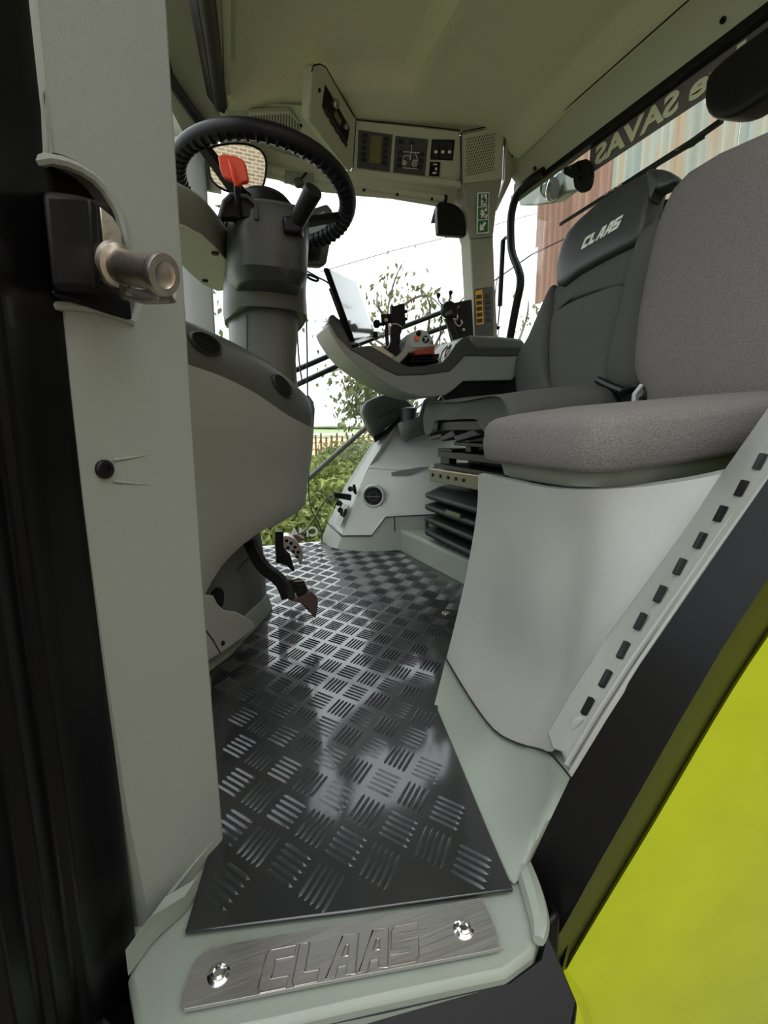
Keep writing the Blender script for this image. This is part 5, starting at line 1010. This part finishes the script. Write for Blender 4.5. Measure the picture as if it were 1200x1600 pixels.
# shrubs: foliage of single leaves on a twig frame
def leaves(pts, size, rd, droop=.3):
    g = G()
    for p in pts:
        s = size*rd.uniform(.6, 1.3); d = V(rd.uniform(-1, 1), rd.uniform(-1, 1), rd.uniform(-1, .6)-droop).normalized(); u, v = basis(d); a = rd.uniform(0, 6.3); u = u*math.cos(a)+v*math.sin(a); n = d.cross(u)*.15*s
        g.v += [p, p+d*s*.45+u*s*.26+n, p+d*s, p+d*s*.45-u*s*.26+n]; k = len(g.v); g.f += [(k-4, k-3, k-2), (k-4, k-2, k-1)]
    return g
def leaf_obj(nm, g, mt, par):
    me = bpy.data.meshes.new(nm); o0 = org(par); me.from_pydata([tuple(p-o0) for p in g.v], [], g.f); me.materials.append(M[mt]); o = bpy.data.objects.new(nm, me); C.objects.link(o); o.parent = par; o['kind'] = 'stuff'; return o
SH = [(460, 5.2, 1.30, .95, 'leaf1', 'bushy yellow green shrub left of the lower right window'), (495, 5.6, 1.40, .95, 'leaf1', 'bright leafed shrub in the middle below the fence'), (535, 6.4, 1.52, 1.1, 'leaf1', 'yellow green shrub beside the front edge of the side console'), (575, 7.2, 1.75, 1.1, 'leaf2', 'grey green taller shrub rising behind the storage lid'), (515, 8.6, 1.50, 1.3, 'leaf2', 'dull green shrub farther back by the fence'), (440, 7.6, 1.40, 1.2, 'leaf2', 'dull green shrub farther back on the left'), (480, 4.2, .62, .7, 'leaf1', 'low shrub nearest the right window foot'), (615, 8.4, 1.7, 1.2, 'leaf2', 'grey green shrub hidden partly by the side console')]
for k, (px, Y, h, r, mt, lb) in enumerate(SH):
    c = at(px, 700, Y=Y); c.z = ZG; rd = random.Random(20+k); t = thing('leafy_shrub', lb, 'shrub', c, 'shrubs beyond the right window'); pts = []
    for _ in range(5200):
        th, z = rd.uniform(0, 2*PI), rd.random()**.8; q = r*(.55+.45*math.sin(z*PI*.9+.2))*(rd.random()**.35); p = c+V(math.cos(th)*q, math.sin(th)*q, h*z*(.93+.14*noise.noise(V(math.cos(th)*2, math.sin(th)*2, k))))
        if noise.noise(p*2.2) > -.22: pts.append(p)
    leaf_obj('foliage', leaves(pts, .105, rd), mt, t); g = G()
    for j in range(7):
        a = j*.9; g.tube([c, c+V(math.cos(a)*r*.3, math.sin(a)*r*.3, h*.5), c+V(math.cos(a)*r*.55, math.sin(a)*r*.55, h*.9)], [.02, .012, .004], 5)
    part('stems', g, 'twig', t)
# airy tree with hanging leaves
t = thing('sparse_tree', 'thin branched tree with sparse hanging leaves against the white sky', 'tree', V(2.9, 6.2, ZG)); rd = random.Random(5)
base = V(2.9, 6.2, ZG); g = G(); lp = []
TW = [[(640, 640), (622, 560), (606, 500), (612, 455), (622, 425), (628, 412)], [(640, 640), (600, 560), (560, 520), (530, 505), (505, 502)], [(622, 560), (580, 590), (560, 610), (545, 630)], [(640, 640), (660, 560), (672, 490), (665, 460), (650, 447)], [(606, 500), (640, 470), (668, 462), (690, 480)], [(600, 560), (560, 560), (535, 575), (515, 582)], [(560, 610), (585, 600), (610, 606), (640, 628)], [(640, 640), (680, 540), (720, 470), (735, 462)], [(660, 560), (690, 540), (715, 545)], [(606, 500), (590, 478), (590, 455)], [(640, 640), (560, 630), (548, 650)], [(622, 560), (600, 540), (580, 525), (575, 500)], [(800, 560), (822, 500), (826, 470)], [(800, 560), (740, 530), (730, 500)]]
g.tube([base, base+V(.05, 0, 1.2), at(640, 640, Y=6.2)], [.10, .08, .05], 8)
for P in TW:
    q = cr1([at(px, py, Y=6.2+rd.uniform(-.4, .4)) for px, py in P], 4); n_ = len(q); g.tube(q, [.022*(1-i/n_)+.004 for i in range(n_)], 5)
    for i in range(n_//3, n_):
        for _ in range(9 if py > 430 else 5):
            p = q[i]+V(rd.gauss(0, .13), rd.gauss(0, .15), rd.gauss(-.04, .11)); lp.append(p)
part('branches', g, 'bark', t); leaf_obj('foliage', leaves(lp, .09, rd, .9), 'leaf3', t)
lp = []; t = thing('weeping_tree', 'low hanging leafy boughs behind the storage lid', 'tree', V(2.4, 5.4, ZG)); g = G().tube([V(2.4, 5.4, ZG), V(2.3, 5.4, .2), at(600, 618, Y=5.4)], [.06, .04, .02], 6)
for P in ([(600, 618), (575, 600), (555, 612), (548, 640)], [(600, 618), (570, 625), (562, 650)], [(600, 618), (625, 610), (650, 625)], [(575, 600), (560, 592), (545, 600)]):
    q = cr1([at(a, b, Y=5.4) for a, b in P], 4); g.tube(q, .008, 5)
    for p in q:
        for _ in range(14): lp.append(p+V(rd.gauss(0, .09), rd.gauss(0, .1), rd.gauss(-.03, .09)))
part('branches', g, 'bark', t); leaf_obj('foliage', leaves(lp, .085, rd, .9), 'leaf3', t)
lp = []; t = thing('garden_tree', 'tree glimpsed left of the steering column through the windscreen corner', 'tree', V(-.9, 6.0, ZG)); g = G().tube([V(-.9, 6.0, ZG), V(-.85, 6, .6), V(-.6, 6.0, 2.0)], [.09, .06, .03], 6)
for _ in range(1500): lp.append(V(-.62+rd.gauss(0, .4), 6+rd.gauss(0, .4), 1.75+rd.gauss(0, .35)))
part('trunk', g, 'bark', t); leaf_obj('foliage', leaves(lp, .11, rd, .5), 'leaf3', t)
# exterior mirror arm rails, wiper rod, power line
t = thing('mirror_arm', 'pair of dark parallel rails slanting outside the right window', 'arm', at(560, 560, Y=2.35))
part('rail', G().tube([V(.02, 2.13, .70)]+ats([(440, 588, 2.3), (530, 549, 2.38), (700, 484, 2.5)]), .013, 8), 'black', t); part('rail', G().tube([V(.02, 2.13, .64)]+ats([(440, 612, 2.3), (540, 566, 2.38), (720, 502, 2.5)]), .013, 8), 'black', t)
solo('window_wiper_rod', G().tube([V(.06, 2.13, .12), at(430, 794, Y=2.16), at(484, 746, Y=2.2), at(590, 652, Y=2.25)], .012, 10), 'dark', 'grey rod slanting across the lower right window before the bushes', 'rod')
for lb, P in (('thin wire crossing the white sky in the right window', [(500, 425, 30), (620, 390, 30), (735, 362, 30), (850, 330, 30)]), ('thin wire in the gap beside the rear pillar running to the shed', [(770, 440, 4.2), (830, 398, 4.6), (905, 362, 5.0)])):
    solo('overhead_wire', G().tube(ats(P), .025 if P[0][2] > 9 else .008, 5), 'wire', lb, 'wire')
# corrugated shed behind the tractor
def corr_mat(nm, c1, c2, c3):
    Mx = mat(nm, c1, .7); n = Mx.node_tree.nodes; l = Mx.node_tree.links.new; b = n['Principled BSDF']; t_ = n.new('ShaderNodeTexCoord'); mp = n.new('ShaderNodeMapping'); mp.inputs['Scale'].default_value = (1, 5, .5)
    q = n.new('ShaderNodeTexNoise'); q.inputs['Scale'].default_value = 1.3; q.inputs['Detail'].default_value = 8; r = n.new('ShaderNodeValToRGB'); E_ = r.color_ramp.elements; E_[0].position = .36; E_[0].color = lin(c1); E_[1].position = .66; E_[1].color = lin(c3); x = E_.new(.5); x.color = lin(c2)
    l(t_.outputs['Object'], mp.inputs[0]); l(mp.outputs[0], q.inputs['Vector']); l(q.outputs[0], r.inputs[0]); l(r.outputs[0], b.inputs['Base Color']); return Mx
M['rust'] = corr_mat('rusty_sheet', (124, 90, 74), (146, 110, 92), (160, 136, 116)); M['galv'] = corr_mat('weathered_sheet', (140, 148, 138), (164, 164, 148), (166, 138, 110)); M['galv2'] = corr_mat('pale_sheet', (140, 150, 142), (162, 168, 156), (172, 156, 130))
t = thing('corrugated_shed', 'shed wall of rusty and grey corrugated sheets behind the tractor', 'shed', V(4.1, 2.5, ZG))
def csheet(nm, y0, y1, z0, z1, x, mt, pitch=.1, amp=.018, lean=0):
    n = max(4, int((y1-y0)/pitch*6)); row = lambda z: [V(x+amp*math.sin((y0+(y1-y0)*i/n)/pitch*2*PI), y0+(y1-y0)*i/n, z) for i in range(n+1)]
    part(nm, G().sheet([row(z0), row((z0+z1)/2), row(z1)], (.01, 0, 0)), mt, t, smooth=60)
SHT = [(4.85, 5.40, 'rust', 2.05, 4.6, 0), (4.25, 4.88, 'rust', 1.9, 4.6, -.012)]
for k in range(13): SHT.append((4.28-.66*(k+1), 4.28-.66*k, ('galv2', 'galv')[k % 2], 1.5, 4.8, -.012*(k % 2)))  # sheets past the view extend the wall to block rear-left skylight
for y0, y1, mt, z0, z1, dx in SHT: csheet('corrugated_sheet', y0, y1, z0, z1, 4.0+dx, mt)
csheet('corrugated_sheet', 5.32, 5.52, 2.75, 4.4, 4.04, 'rust'); csheet('corrugated_sheet', 3.9, 4.6, 1.2, 2.0, 4.1, 'rust')
part('shed_wall', G().box((4.35, 0, .3), (.08, 4.3, 1.65)), 'rust_rail', t)
# brick house seen in the mirror, behind the photographer; enlarged to block skylight
def brick_mat():
    Mx = mat('brickwork', (150, 110, 84), .85); n = Mx.node_tree.nodes; l = Mx.node_tree.links.new; b = n['Principled BSDF']; t_ = n.new('ShaderNodeTexCoord'); mp = n.new('ShaderNodeMapping'); mp.inputs['Rotation'].default_value = (PI/2, 0, 0)
    q = n.new('ShaderNodeTexBrick'); q.inputs['Color1'].default_value = lin((150, 122, 100)); q.inputs['Color2'].default_value = lin((176, 152, 128)); q.inputs['Mortar'].default_value = lin((214, 206, 178)); q.inputs['Scale'].default_value = 1; q.inputs['Brick Width'].default_value = .12; q.inputs['Row Height'].default_value = .045; q.inputs['Mortar Size'].default_value = .008
    l(t_.outputs['Object'], mp.inputs[0]); l(mp.outputs[0], q.inputs['Vector']); l(q.outputs[0], b.inputs['Base Color']); return Mx
g = G().box((4.2, -4.6, 2.2), (4.6, .15, 3.55)); solo('brick_house', g, brick_mat(), 'pale brick house wall seen in the rear view mirror', 'house', smooth=0)
